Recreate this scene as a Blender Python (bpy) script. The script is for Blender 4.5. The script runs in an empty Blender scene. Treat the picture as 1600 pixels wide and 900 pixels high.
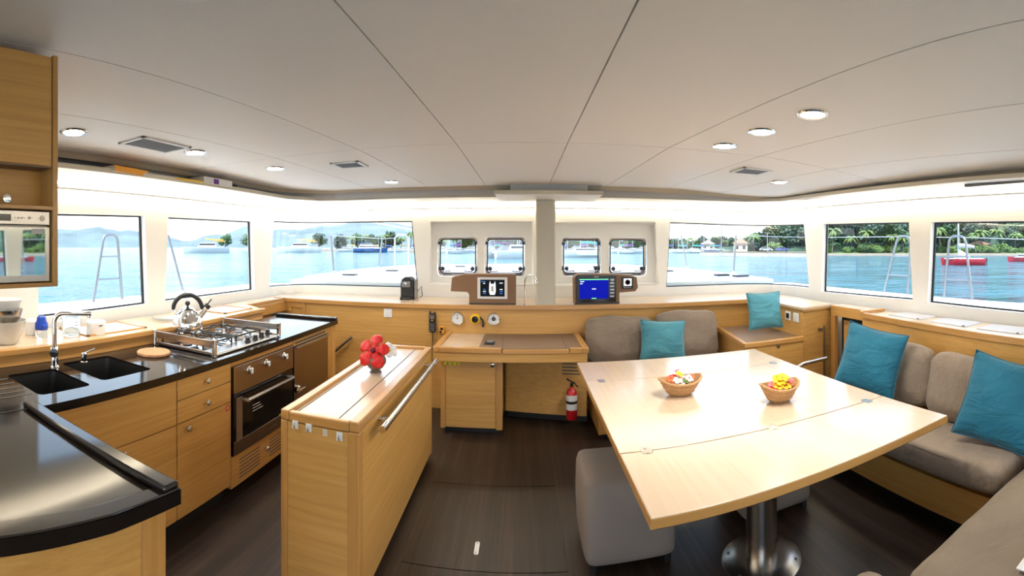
import bpy, bmesh, math, random
from math import sin, cos, pi, radians, atan2, hypot, sqrt
from mathutils import Vector, Matrix, Quaternion
random.seed(7)
SC = bpy.context.scene
COL = SC.collection

# ------------------------------------------------------------------ camera
# the photograph is a level stitched panorama (cylindrical): 710 px per radian
F, CX, HY, H = 710.0, 818.0, 386.0, 1.55
cd = bpy.data.cameras.new('panorama_camera')
cam = bpy.data.objects.new('panorama_camera', cd); COL.objects.link(cam)
cam.location = (0, 0, H); cam.rotation_euler = (pi/2, 0, 0)
cd.type = 'PANO'
cd.panorama_type = 'CENTRAL_CYLINDRICAL'
cd.central_cylindrical_range_u_min = -CX/F
cd.central_cylindrical_range_u_max = (1600-CX)/F
cd.central_cylindrical_range_v_min = -(900-HY)/F
cd.central_cylindrical_range_v_max = HY/F
cd.central_cylindrical_radius = 1.0
cd.clip_end = 20000; cd.clip_start = 0.02
SC.camera = cam

# ------------------------------------------------------------------ sky, sun, exposure
w = bpy.data.worlds.new('sky'); SC.world = w; w.use_nodes = True
nt = w.node_tree; nt.nodes.clear()
out = nt.nodes.new('ShaderNodeOutputWorld'); bg = nt.nodes.new('ShaderNodeBackground')
tc = nt.nodes.new('ShaderNodeTexCoord'); sp = nt.nodes.new('ShaderNodeSeparateXYZ')
rp = nt.nodes.new('ShaderNodeValToRGB')
rp.color_ramp.elements[0].position = 0.0; rp.color_ramp.elements[0].color = (1.0, 1.0, 1.0, 1)
rp.color_ramp.elements[1].position = 0.9; rp.color_ramp.elements[1].color = (0.30, 0.50, 0.88, 1)
e_ = rp.color_ramp.elements.new(.22); e_.color = (.70, .84, 1.0, 1)
nt.links.new(tc.outputs['Generated'], sp.inputs[0]); nt.links.new(sp.outputs['Z'], rp.inputs[0])
nt.links.new(rp.outputs[0], bg.inputs[0]); bg.inputs[1].default_value = 1.12
nt.links.new(bg.outputs[0], out.inputs[0])
sl = bpy.data.lights.new('sun', 'SUN'); sl.energy = 3.4; sl.angle = radians(1.5); sl.color = (1, .95, .87)
so = bpy.data.objects.new('sun', sl); COL.objects.link(so)
so.rotation_euler = (radians(24), radians(-14), 0)
so.location = (0, 0, 30)
vs = SC.view_settings
vs.view_transform = 'Standard'; vs.look = 'None'; vs.gamma = 1.0; vs.use_curve_mapping = False
vs.exposure = 1.72
SC.display_settings.display_device = 'sRGB'
LAMP_W = 11.5      # watts of one ceiling downlight
STRIP = 9.0       # strength of the LED strips above the windows

# ------------------------------------------------------------------ measuring helpers (pixel of the photo -> real point)
def P(x, y, z):
    th = (x-CX)/F; d = (H-z)*F/(y-HY); return Vector((d*sin(th), d*cos(th), z))
def PX(x, y, X):
    th = (x-CX)/F; d = X/sin(th); return Vector((X, d*cos(th), H-(y-HY)*d/F))
def PY(x, y, Y):
    th = (x-CX)/F; d = Y/cos(th); return Vector((d*sin(th), Y, H-(y-HY)*d/F))
def PD(x, y, d):
    th = (x-CX)/F; return Vector((d*sin(th), d*cos(th), H-(y-HY)*d/F))

# ------------------------------------------------------------------ materials
M = {}
def mat(name, col, rough=.5, metal=0., spec=.5, coat=0., emit=None, estr=0., trans=0., alpha=1., bump=0., bscale=60., var=0., vscale=8., sheen=0., bdist=.01, bstretch=None):
    m = bpy.data.materials.new(name); m.use_nodes = True
    n = m.node_tree; b = n.nodes['Principled BSDF']
    b.inputs['Base Color'].default_value = (*col, 1); b.inputs['Roughness'].default_value = rough
    b.inputs['Metallic'].default_value = metal; b.inputs['Specular IOR Level'].default_value = spec
    b.inputs['Coat Weight'].default_value = coat; b.inputs['Coat Roughness'].default_value = .12
    b.inputs['Transmission Weight'].default_value = trans; b.inputs['Alpha'].default_value = alpha
    b.inputs['Sheen Weight'].default_value = sheen
    if emit: b.inputs['Emission Color'].default_value = (*emit, 1); b.inputs['Emission Strength'].default_value = estr
    if bump or var:
        t = n.nodes.new('ShaderNodeTexCoord')
    if bump:
        nz = n.nodes.new('ShaderNodeTexNoise'); nz.inputs['Scale'].default_value = bscale; nz.inputs['Detail'].default_value = 4
        bp = n.nodes.new('ShaderNodeBump'); bp.inputs['Strength'].default_value = bump; bp.inputs['Distance'].default_value = bdist
        vsrc = t.outputs['Object']
        if bstretch:
            mpp = n.nodes.new('ShaderNodeMapping'); mpp.inputs['Scale'].default_value = bstretch; mpp.inputs['Rotation'].default_value = (0, 0, .6); n.links.new(vsrc, mpp.inputs[0]); vsrc = mpp.outputs[0]; nz.inputs['Distortion'].default_value = .8
        n.links.new(vsrc, nz.inputs['Vector']); n.links.new(nz.outputs['Fac'], bp.inputs['Height']); n.links.new(bp.outputs[0], b.inputs['Normal'])
    if var:
        nv = n.nodes.new('ShaderNodeTexNoise'); nv.inputs['Scale'].default_value = vscale; nv.inputs['Detail'].default_value = 5
        r = n.nodes.new('ShaderNodeValToRGB')
        r.color_ramp.elements[0].position = .3; r.color_ramp.elements[1].position = .7
        r.color_ramp.elements[0].color = (*[c*(1-var) for c in col], 1); r.color_ramp.elements[1].color = (*[min(1, c*(1+var)) for c in col], 1)
        n.links.new(t.outputs['Object'], nv.inputs['Vector']); n.links.new(nv.outputs['Fac'], r.inputs[0]); n.links.new(r.outputs[0], b.inputs['Base Color'])
    M[name] = m; return m
def wood(name, c1, c2, axis, rough=.35, coat=0., fine=55., bump=.05, planks=0.):
    m = bpy.data.materials.new(name); m.use_nodes = True
    n = m.node_tree; b = n.nodes['Principled BSDF']; L = n.links.new
    t = n.nodes.new('ShaderNodeTexCoord'); mp = n.nodes.new('ShaderNodeMapping')
    s = [fine]*3; s['XYZ'.index(axis)] = 1.6; mp.inputs['Scale'].default_value = s
    nz = n.nodes.new('ShaderNodeTexNoise'); nz.inputs['Scale'].default_value = 1.; nz.inputs['Detail'].default_value = 5; nz.inputs['Roughness'].default_value = .6; nz.inputs['Distortion'].default_value = .4
    r = n.nodes.new('ShaderNodeValToRGB')
    r.color_ramp.elements[0].position = .28; r.color_ramp.elements[0].color = (*c1, 1)
    r.color_ramp.elements[1].position = .68; r.color_ramp.elements[1].color = (*c2, 1)
    L(t.outputs['Object'], mp.inputs[0]); L(mp.outputs[0], nz.inputs['Vector']); L(nz.outputs['Fac'], r.inputs[0])
    src = r.outputs[0]
    if planks:
        mp2 = n.nodes.new('ShaderNodeMapping'); s2 = [planks]*3; s2['XYZ'.index(axis)] = .35; s2[2] = 0.01; mp2.inputs['Scale'].default_value = s2
        n2 = n.nodes.new('ShaderNodeTexNoise'); n2.inputs['Scale'].default_value = 1.; n2.inputs['Detail'].default_value = 2
        r2 = n.nodes.new('ShaderNodeValToRGB'); r2.color_ramp.elements[0].position = .35; r2.color_ramp.elements[1].position = .65
        r2.color_ramp.elements[0].color = (.55, .55, .55, 1); r2.color_ramp.elements[1].color = (1.25, 1.2, 1.15, 1)
        mx = n.nodes.new('ShaderNodeMix'); mx.data_type = 'RGBA'; mx.blend_type = 'MULTIPLY'; mx.inputs[0].default_value = 1
        L(t.outputs['Object'], mp2.inputs[0]); L(mp2.outputs[0], n2.inputs['Vector']); L(n2.outputs['Fac'], r2.inputs[0])
        L(src, mx.inputs[6]); L(r2.outputs[0], mx.inputs[7]); src = mx.outputs[2]
    L(src, b.inputs['Base Color'])
    bp = n.nodes.new('ShaderNodeBump'); bp.inputs['Strength'].default_value = bump; bp.inputs['Distance'].default_value = .005
    L(nz.outputs['Fac'], bp.inputs['Height']); L(bp.outputs[0], b.inputs['Normal'])
    b.inputs['Roughness'].default_value = rough; b.inputs['Coat Weight'].default_value = coat; b.inputs['Coat Roughness'].default_value = .15
    M[name] = m; return m
OA, OB = (.53, .275, .068), (.655, .37, .108)
for a in 'XYZ':
    wood('oak'+a, OA, OB, a, .38)
    wood('solid'+a, (.46, .225, .055), (.60, .31, .09), a, .3, fine=30, coat=.35)
    wood('pale'+a, (.60, .45, .31), (.65, .495, .355), a, .26, coat=.5)
    wood('ledge'+a, (.60, .43, .27), (.70, .54, .36), a, .3, coat=.3)
wood('floorwood', (.017, .0095, .006), (.050, .030, .019), 'Y', .42, fine=70, bump=.12, planks=14.)
mat('white', (.88, .87, .84), .45); mat('panel_white', (.88, .86, .81), .5); mat('ceil', (.92, .90, .865), .55, bump=.08, bscale=220.)
mat('ceil_gap', (.10, .09, .08), .8); mat('ceil_edge', (.66, .56, .42), .6); mat('grey_panel', (.58, .565, .55), .6); mat('slot', (.03, .035, .04), .7)
mat('slat', (.20, .21, .23), .6); mat('rim', (.62, .56, .44), .5); mat('column', (.56, .52, .42), .5)
mat('gasket', (.012, .012, .014), .5); mat('black', (.012, .012, .012), .4); mat('blackgloss', (.008, .008, .009), .10, spec=.4)
mat('counter', (.014, .010, .008), .09, spec=.42); mat('sinkmat', (.012, .012, .012), .32)
mat('steel', (.52, .49, .46), .26, 1.); mat('chrome', (.78, .78, .78), .07, 1.); mat('brushed', (.36, .29, .23), .3, 1., bump=.03, bscale=200.)
mat('darksteel', (.30, .27, .25), .3, 1.); mat('fabric', (.265, .200, .145), .9, bump=.9, bscale=7., bdist=.035, sheen=.15, var=.10, vscale=5); mat('fabric_creased_shaded', (.215, .165, .115), .9, bump=.7, bscale=2.3, bdist=.05, bstretch=(1., 2.2, 1.), sheen=.1, var=.14, vscale=4)  # creased copy of the fabric, base colour darkened for the aft bench's shade
mat('ottofab', (.22, .18, .15), .9, bump=.2, bscale=250., var=.08, vscale=4); mat('teal', (.004, .135, .215), .75, bump=.8, bscale=6., bdist=.03, bstretch=(1, 1, 2.2), sheen=.15, var=.10, vscale=5)
mat('tealpale', (.065, .27, .33), .75, bump=.8, bscale=6., bdist=.03, bstretch=(1, 1, 2.2), sheen=.2, var=.08, vscale=5)
mat('brownleather', (.215, .135, .082), .55, bump=.1, bscale=400.); mat('leather_console', (.235, .125, .06), .55, bump=.1, bscale=400.)
mat('ceramic', (.70, .66, .58), .25, coat=.4); mat('plastic_white', (.80, .80, .78), .35); mat('blueplastic', (.01, .06, .45), .35)
mat('clear', (.9, .95, .95), .05, trans=.9); mat('cork', (.50, .26, .12), .8, bump=.3, bscale=160., var=.2, vscale=60)
mat('red', (.55, .01, .015), .3, coat=.4); mat('flower_red', (.62, .008, .006), .5); mat('flower_dark', (.12, .0, .02), .6); mat('flower_white', (.86, .82, .78), .5)
mat('flower_yellow', (.90, .62, .01), .5); mat('flower_pink', (.80, .16, .20), .5); mat('flower_orange', (.80, .14, .05), .5); mat('leaf_green', (.13, .28, .02), .5)
mat('wicker', (.52, .29, .12), .6, bump=.4, bscale=220., var=.2, vscale=90); mat('vase', (.15, .11, .085), .35, bump=.1, bscale=60); mat('yellow', (.85, .52, .01), .4)
mat('paper', (.75, .74, .72), .7); mat('orange', (.85, .35, .01), .5); mat('purple', (.12, .03, .30), .6); mat('label_yellow', (.80, .72, .03), .5)
mat('gel', (.78, .79, .78), .35); mat('teakdeck', (.74, .60, .50), .7); mat('lamp_glow', (1, 1, 1), .5, emit=(1, .96, .88), estr=8.); mat('strip_glow', (1, 1, 1), .5, emit=(1, .87, .66), estr=STRIP)
mat('scr_blue', (.0, .0, .02), .35, spec=.08, emit=(.0, .002, .13), estr=1.); mat('scr_dark', (.003, .004, .008), .3, spec=.1); mat('scr_white', (.5, .5, .5), .4, emit=(.5, .55, .6), estr=.45)
mat('scr_cyan', (.01, .1, .3), .4, emit=(.02, .12, .4), estr=.4); mat('scr_green', (.1, .5, .1), .4, emit=(.1, .6, .2), estr=.7)
# window glass: lets daylight through, mirrors a little
g = bpy.data.materials.new('glass_pane'); g.use_nodes = True; n = g.node_tree; n.nodes.clear()
o_ = n.nodes.new('ShaderNodeOutputMaterial'); tr = n.nodes.new('ShaderNodeBsdfTransparent'); gl = n.nodes.new('ShaderNodeBsdfGlossy'); gl.inputs['Roughness'].default_value = .01
tr.inputs[0].default_value = (.90, .94, .95, 1)
mx = n.nodes.new('ShaderNodeMixShader'); mx.inputs[0].default_value = .05
n.links.new(tr.outputs[0], mx.inputs[1]); n.links.new(gl.outputs[0], mx.inputs[2]); n.links.new(mx.outputs[0], o_.inputs[0]); M['glass'] = g

# ------------------------------------------------------------------ mesh helpers
class B:
    def __init__(s): s.bm = bmesh.new()
    def v(s, *p): return s.bm.verts.new(p)
    def face(s, pts):
        try: return s.bm.faces.new([s.bm.verts.new(p) for p in pts])
        except ValueError: return None
    def box(s, x0, x1, y0, y1, z0, z1, mtx=None):
        vs_ = [Vector((x, y, z)) for z in (z0, z1) for y in (y0, y1) for x in (x0, x1)]
        if mtx: vs_ = [mtx @ v for v in vs_]
        b = [s.bm.verts.new(v) for v in vs_]
        for f in ((0, 2, 3, 1), (4, 5, 7, 6), (0, 1, 5, 4), (2, 6, 7, 3), (0, 4, 6, 2), (1, 3, 7, 5)): s.bm.faces.new([b[i] for i in f])
        return s
    def prism(s, pts, a0, a1, axis='Z'):
        # pts: 2D outline; axis Z: (x,y), axis Y: (x,z), axis X: (y,z)
        def mk(p, a): return {'Z': (p[0], p[1], a), 'Y': (p[0], a, p[1]), 'X': (a, p[0], p[1])}[axis]
        lo = [s.bm.verts.new(mk(p, a0)) for p in pts]; hi = [s.bm.verts.new(mk(p, a1)) for p in pts]
        n_ = len(pts)
        s.bm.faces.new(lo); s.bm.faces.new(hi)
        for i in range(n_): s.bm.faces.new([lo[i], lo[(i+1) % n_], hi[(i+1) % n_], hi[i]])
        return s
    def bar(s, p, q, w_, h_, up=(0, 0, 1)):
        p, q = Vector(p), Vector(q); d = (q-p).normalized(); upv = Vector(up)
        if abs(d.dot(upv)) > .98: upv = Vector((1, 0, 0))
        r = d.cross(upv).normalized(); u = r.cross(d)
        m = Matrix((r, d, u)).transposed().to_4x4(); m.translation = p
        return s.box(-w_/2, w_/2, 0, (q-p).length, -h_/2, h_/2, m)
    def tube(s, path, r, n_=8, closed=False, cap=True):
        path = [Vector(p) for p in path]; rs = r if isinstance(r, (list, tuple)) else [r]*len(path)
        rings = []; prev = None; k = len(path)
        for i, p in enumerate(path):
            a = path[(i-1) % k] if (closed or i > 0) else p; b = path[(i+1) % k] if (closed or i < k-1) else p
            t = (b-a).normalized()
            if prev is None:
                u = t.orthogonal().normalized()
            else:
                u = (prev - t*prev.dot(t)); u = u.normalized() if u.length > 1e-6 else t.orthogonal().normalized()
            prev = u; w2 = t.cross(u)
            rings.append([s.bm.verts.new(p + (u*cos(2*pi*j/n_)+w2*sin(2*pi*j/n_))*rs[i]) for j in range(n_)])
        for i in range(k if closed else k-1):
            A, C = rings[i], rings[(i+1) % k]
            for j in range(n_): s.bm.faces.new([A[j], A[(j+1) % n_], C[(j+1) % n_], C[j]])
        if cap and not closed: s.bm.faces.new(rings[0]); s.bm.faces.new(rings[-1])
        return s
    def lathe(s, prof, c=(0, 0, 0), n_=24, axis=(0, 0, 1), sx=1., sy=1., wob=None):
        q = Vector((0, 0, 1)).rotation_difference(Vector(axis).normalized()).to_matrix(); c = Vector(c); rings = []
        for r, z in prof:
            if r < 1e-6: rings.append([s.bm.verts.new(c+q @ Vector((0, 0, z)))])
            else: rings.append([s.bm.verts.new(c+q @ Vector((r*sx*cos(2*pi*j/n_)*(wob(j, z) if wob else 1), r*sy*sin(2*pi*j/n_)*(wob(j, z) if wob else 1), z))) for j in range(n_)])
        for A, C in zip(rings, rings[1:]):
            for j in range(n_):
                if len(A) == 1 and len(C) == 1: continue
                if len(A) == 1: s.bm.faces.new([A[0], C[j], C[(j+1) % n_]])
                elif len(C) == 1: s.bm.faces.new([A[j], A[(j+1) % n_], C[0]])
                else: s.bm.faces.new([A[j], A[(j+1) % n_], C[(j+1) % n_], C[j]])
        for R in (rings[0], rings[-1]):
            if len(R) > 1: s.bm.faces.new(R)
        return s
    def grid(s, fn, nu, nv):
        g_ = [[s.bm.verts.new(fn(i/nu, j/nv)) for j in range(nv+1)] for i in range(nu+1)]
        for i in range(nu):
            for j in range(nv): s.bm.faces.new([g_[i][j], g_[i+1][j], g_[i+1][j+1], g_[i][j+1]])
        return s
    def sphere(s, c, r, n_=12, m_=8, sc=(1, 1, 1)):
        c = Vector(c); prof = [(sin(pi*i/m_)*r, -cos(pi*i/m_)*r) for i in range(m_+1)]; prof[0] = (0, -r); prof[-1] = (0, r)
        rings = []
        for rr, z in prof:
            rings.append([s.bm.verts.new(c+Vector((0, 0, z*sc[2])))] if rr < 1e-7 else [s.bm.verts.new(c+Vector((rr*cos(2*pi*j/n_)*sc[0], rr*sin(2*pi*j/n_)*sc[1], z*sc[2]))) for j in range(n_)])
        for A, C in zip(rings, rings[1:]):
            for j in range(n_):
                if len(A) == 1: s.bm.faces.new([A[0], C[(j+1) % n_], C[j]])
                elif len(C) == 1: s.bm.faces.new([A[j], A[(j+1) % n_], C[0]])
                else: s.bm.faces.new([A[j], A[(j+1) % n_], C[(j+1) % n_], C[j]])
        return s
    def plate(s, outer, holes, fn):
        # flat plate with holes: outlines in 2D, fn maps (a,b) -> 3D
        es = []
        for loop in [outer]+holes:
            vs_ = [s.bm.verts.new(fn(*p)) for p in loop]
            es += [s.bm.edges.new((vs_[i], vs_[(i+1) % len(vs_)])) for i in range(len(vs_))]
        bmesh.ops.triangle_fill(s.bm, use_beauty=True, use_dissolve=False, edges=es)
        return s
    def o(s, name, m, parent=None, smooth=False, bevel=0., seg=2, solid=None, weld=False, normals=True, subd=0):
        if weld: bmesh.ops.remove_doubles(s.bm, verts=s.bm.verts, dist=1e-5)
        if normals: bmesh.ops.recalc_face_normals(s.bm, faces=s.bm.faces)
        me = bpy.data.meshes.new(name); s.bm.to_mesh(me); s.bm.free()
        if smooth:
            me.polygons.foreach_set('use_smooth', [True]*len(me.polygons))
            if smooth != 'all':
                try: me.set_sharp_from_angle(angle=radians(38))
                except Exception: pass
        me.materials.append(M[m] if isinstance(m, str) else m)
        o = bpy.data.objects.new(name, me); COL.objects.link(o)
        if solid:
            md = o.modifiers.new('solid', 'SOLIDIFY'); md.thickness = solid[0]; md.offset = solid[1]
        if bevel:
            md = o.modifiers.new('bevel', 'BEVEL'); md.width = bevel; md.segments = seg; md.limit_method = 'ANGLE'; md.angle_limit = radians(40)
        if subd:
            md = o.modifiers.new('sub', 'SUBSURF'); md.levels = subd; md.render_levels = subd
        if parent is not None:
            o.parent = parent; o.matrix_parent_inverse = Matrix.Translation(-Vector(parent.location)) if parent.parent is None else Matrix.Identity(4)
        return o
def tag(o, label, cat=None, group=None, kind=None):
    if label: o['label'] = label
    if cat: o['category'] = cat
    if group: o['group'] = group
    if kind: o['kind'] = kind
    return o
def thing(name, label, cat, loc=(0, 0, 0), group=None):
    o = bpy.data.objects.new(name, None); COL.objects.link(o); o.location = loc; o.empty_display_size = .1
    return tag(o, label, cat, group)
def struct(o, label=None): return tag(o, label, kind='structure')
def bx(x0, x1, y0, y1, z0, z1): return B().box(x0, x1, y0, y1, z0, z1)
def copy_tree(root, loc=None, rz=None, label=None, group=None, sc=None):
    r = root.copy(); COL.objects.link(r)
    if loc is not None: r.location = loc
    if rz is not None: r.rotation_euler = (0, 0, rz)
    if sc is not None: r.scale = (sc, sc, sc)
    if label: r['label'] = label
    if group: r['group'] = group
    for ch in list(root.children):
        c = ch.copy(); COL.objects.link(c); c.parent = r
        for gch in list(ch.children):
            d = gch.copy(); COL.objects.link(d); d.parent = c
    return r
def rrect(x0, x1, z0, z1, r, k=5):
    pts = []
    for cx_, cz, a0 in ((x1-r, z1-r, 0), (x0+r, z1-r, 90), (x0+r, z0+r, 180), (x1-r, z0+r, 270)):
        for i in range(k+1):
            a = radians(a0+90*i/k); pts.append((cx_+r*cos(a), cz+r*sin(a)))
    return pts
def orient(loc, x_axis, z_axis):
    z = Vector(z_axis).normalized(); x = Vector(x_axis); x = (x - z*x.dot(z)).normalized(); y = z.cross(x)
    m = Matrix((x, y, z)).transposed().to_4x4(); m.translation = Vector(loc); return m
# ================================================================== THE SETTING
# ---- floor: dark boards, a lift-out hatch panel and its flush ring pull
fl = struct(bx(-3.0, 3.1, -2.2, 5.0, -.06, -.004).o('floor', 'ceil_gap'), 'dark wood saloon floor')
hx0, hx1, hy0, hy1 = P(590, 757, 0).x, P(870, 763, 0).x, P(745, 893, 0).y, P(745, 758, 0).y
hx0 = -.60; g_ = .003
for x0, x1, y0, y1 in ((-3.0, hx0, -2.2, 5.0), (hx0, hx1, hy1, 5.0), (hx1, 3.1, -2.2, 5.0), (hx0, hx1, hy0, hy1), (hx0, hx1, -2.2, hy0)):
    bx(x0+g_, x1-g_, y0+g_, y1-g_, -.01, 0).o('floor_panel', 'floorwood', fl)
pull = P(745, 857, 0)
rp_ = B().prism(rrect(pull.x-.012, pull.x+.012, pull.y-.05, pull.y+.05, .011), .0005, .004).o('pull_plate', 'plastic_white', fl, bevel=.001)
B().lathe([(.006, 0), (.006, .002)], (pull.x, pull.y+.035, .004), 10).o('screw', 'steel', rp_)
B().lathe([(.006, 0), (.006, .002)], (pull.x, pull.y-.035, .004), 10).o('screw', 'steel', rp_)

# ---- outer wall: one continuous plan line, rounded at the two front corners
def rounded_path(pts, rads):
    res = []
    for i, p in enumerate(pts):
        p = Vector(p)
        if i in (0, len(pts)-1) or rads[i] == 0: res.append(p); continue
        a = (Vector(pts[i-1])-p).normalized(); b = (Vector(pts[i+1])-p).normalized(); r = rads[i]
        for k in range(9):
            t = k/8; q0 = p+a*r; q2 = p+b*r
            res.append(q0*(1-t)**2+p*2*t*(1-t)+q2*t*t)
    return res
WP = rounded_path([(-2.71, -2.2), (-2.77, 4.95), (2.99, 4.95), (2.90, -2.2)], [0, .62, .72, 0])
WS = [0.]
for a, b in zip(WP, WP[1:]): WS.append(WS[-1]+(b-a).length)
def wat(s, off=0.):
    s = max(0, min(WS[-1]-1e-6, s)); i = max(k for k in range(len(WS)-1) if WS[k] <= s)
    t = (s-WS[i])/(WS[i+1]-WS[i]); p = WP[i].lerp(WP[i+1], t)
    def nrm(j):
        d = (WP[j+1]-WP[j]).normalized(); return Vector((-d.y, d.x))
    n0 = nrm(i)
    if t < .5 and i > 0: n0 = nrm(i-1).lerp(n0, .5+t)
    elif t >= .5 and i < len(WP)-2: n0 = n0.lerp(nrm(i+1), t-.5)
    n0 = n0.normalized()
    return p+n0*off
def wray(x):
    th = (x-CX)/F; d = Vector((sin(th), cos(th)))
    for i in range(len(WP)-1):
        a, b = WP[i], WP[i+1]; e = b-a; den = d.x*e.y-d.y*e.x
        if abs(den) < 1e-9: continue
        t = (a.x*e.y-a.y*e.x)/den; u = (a.x*d.y-a.y*d.x)/den
        if t > 0 and -1e-6 <= u <= 1+1e-6: return WS[i]+u*(WS[i+1]-WS[i]), t
    raise ValueError(x)
def WPX(x, y):
    s, d = wray(x); return (s, H-(y-HY)*d/F)
def w3(s, z, off=0.):
    p = wat(s, off); return Vector((p.x, p.y, z))
# openings BL, BR, TR, TL as read off the photograph
OPEN = {
 1: [(60, 497), (231, 475), (226, 337), (60, 333)],
 2: [(258, 471), (398, 453), (395, 346), (263, 339)],
 3: [(421, 449), (653, 450), (644, 345), (428, 345)],
 'p': [(670, 444), (834, 446), (832, 346), (673, 346)],
 's': [(866, 446), (1030, 444), (1024, 347), (868, 347)],
 4: [(1041, 449), (1264, 450), (1256, 350), (1047, 347)],
 5: [(1283, 456), (1426, 469), (1420, 347), (1286, 350)],
 6: [(1449, 473), (1640, 493), (1640, 345), (1455, 347)],
}
OP = {k: [WPX(*p) for p in v] for k, v in OPEN.items()}
ZLO, ZHI = .93, 2.2
def wall_piece(name, order, s0, s1, label):
    b = B()
    def strip(sa, za, sb, zb, sc, zc, sd, zd):   # quad a(bl) b(br) c(tr) d(tl), subdivided along s
        nn = max(1, int(abs(sb-sa)/.12))
        b.grid(lambda u, v: w3((sa+(sb-sa)*u)*(1-v)+(sd+(sc-sd)*u)*v, (za+(zb-za)*u)*(1-v)+(zd+(zc-zd)*u)*v), nn, 1)
    prev = None
    for k in order:
        bl, br, tr, tl = OP[k]
        if prev is None:
            strip(s0, bl[1], *bl, *tl, s0, tl[1]); strip(s0, ZLO, bl[0], ZLO, *bl, s0, bl[1]); strip(s0, tl[1], *tl, tl[0], ZHI, s0, ZHI)
        else:
            pbl, pbr, ptr, ptl = prev
            strip(*pbr, *bl, *tl, *ptr); strip(pbr[0], ZLO, bl[0], ZLO, *bl, *pbr); strip(*ptr, *tl, tl[0], ZHI, ptr[0], ZHI)
        strip(bl[0], ZLO, br[0], ZLO, *br, *bl); strip(*tl, *tr, tr[0], ZHI, tl[0], ZHI)
        prev = OP[k]
    bl, br, tr, tl = prev
    strip(*br, s1, br[1], s1, tr[1], *tr); strip(br[0], ZLO, s1, ZLO, s1, br[1], *br); strip(*tr, s1, tr[1], s1, ZHI, tr[0], ZHI)
    o = b.o(name, 'panel_white', weld=True, solid=(.075, -1), normals=False)
    # make sure faces look into the room
    me = o.data; f = me.polygons[0]; c = f.center
    if f.normal.dot(Vector((0, 1.5, c.z))-c) < 0: me.flip_normals()
    return struct(o, label)
sL, sR = wray(409)[0], wray(1273)[0]
wall_piece('wall_left', [1, 2], 0.0, sL, 'white window wall behind the galley')
wall_piece('wall_front', [3, 'p', 's', 4], sL, sR, 'white forward wall with the hatches')
wall_piece('wall_right', [5, 6], sR, WS[-1], 'white window wall behind the sofa')
lower = B().grid(lambda u, v: w3(WS[-1]*u, -.05+(ZLO+.05)*v, .02), 40, 1).o('wall_lower', 'panel_white', weld=True, solid=(.06, 0)); struct(lower, 'hull side below the window line')
# ---- windows: black gasket and pane
def window(num, key, label):
    bl, br, tr, tl = OP[key]; t = .012
    def q(u, v, off):
        s = (bl[0]+(br[0]-bl[0])*u)*(1-v)+(tl[0]+(tr[0]-tl[0])*u)*v; z = (bl[1]+(br[1]-bl[1])*u)*(1-v)+(tl[1]+(tr[1]-tl[1])*u)*v
        return w3(s, z, off)
    Lw = br[0]-bl[0]; Hh = tl[1]-bl[1]; nn = max(2, int(Lw/.1)); du, dv = .020/Lw, .012/Hh
    pane = B().grid(lambda u, v: q(u, v, .062), nn, 1).o('window_%d' % num, 'glass', weld=True); struct(pane, label)
    fr = B()
    def st(u0, u1, v0, v1, k): fr.grid(lambda u, v: q(u0+(u1-u0)*u, v0+(v1-v0)*v, .052), k, 1)
    st(0, 1, 0, dv, nn); st(0, 1, 1-dv, 1, nn); st(0, du, 0, 1, 1); st(1-du, 1, 0, 1, 1)
    fr.o('gasket', 'gasket', pane, solid=(.012, 0))
    return pane
window(1, 1, 'side window over the sink'); window(2, 2, 'side window behind the kettle'); window(3, 3, 'wide front window beside the coffee machine')
window(4, 4, 'wide front window above the teal cushion'); window(5, 5, 'side window above the dark niche'); window(6, 6, 'side window above the storage lids')
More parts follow.
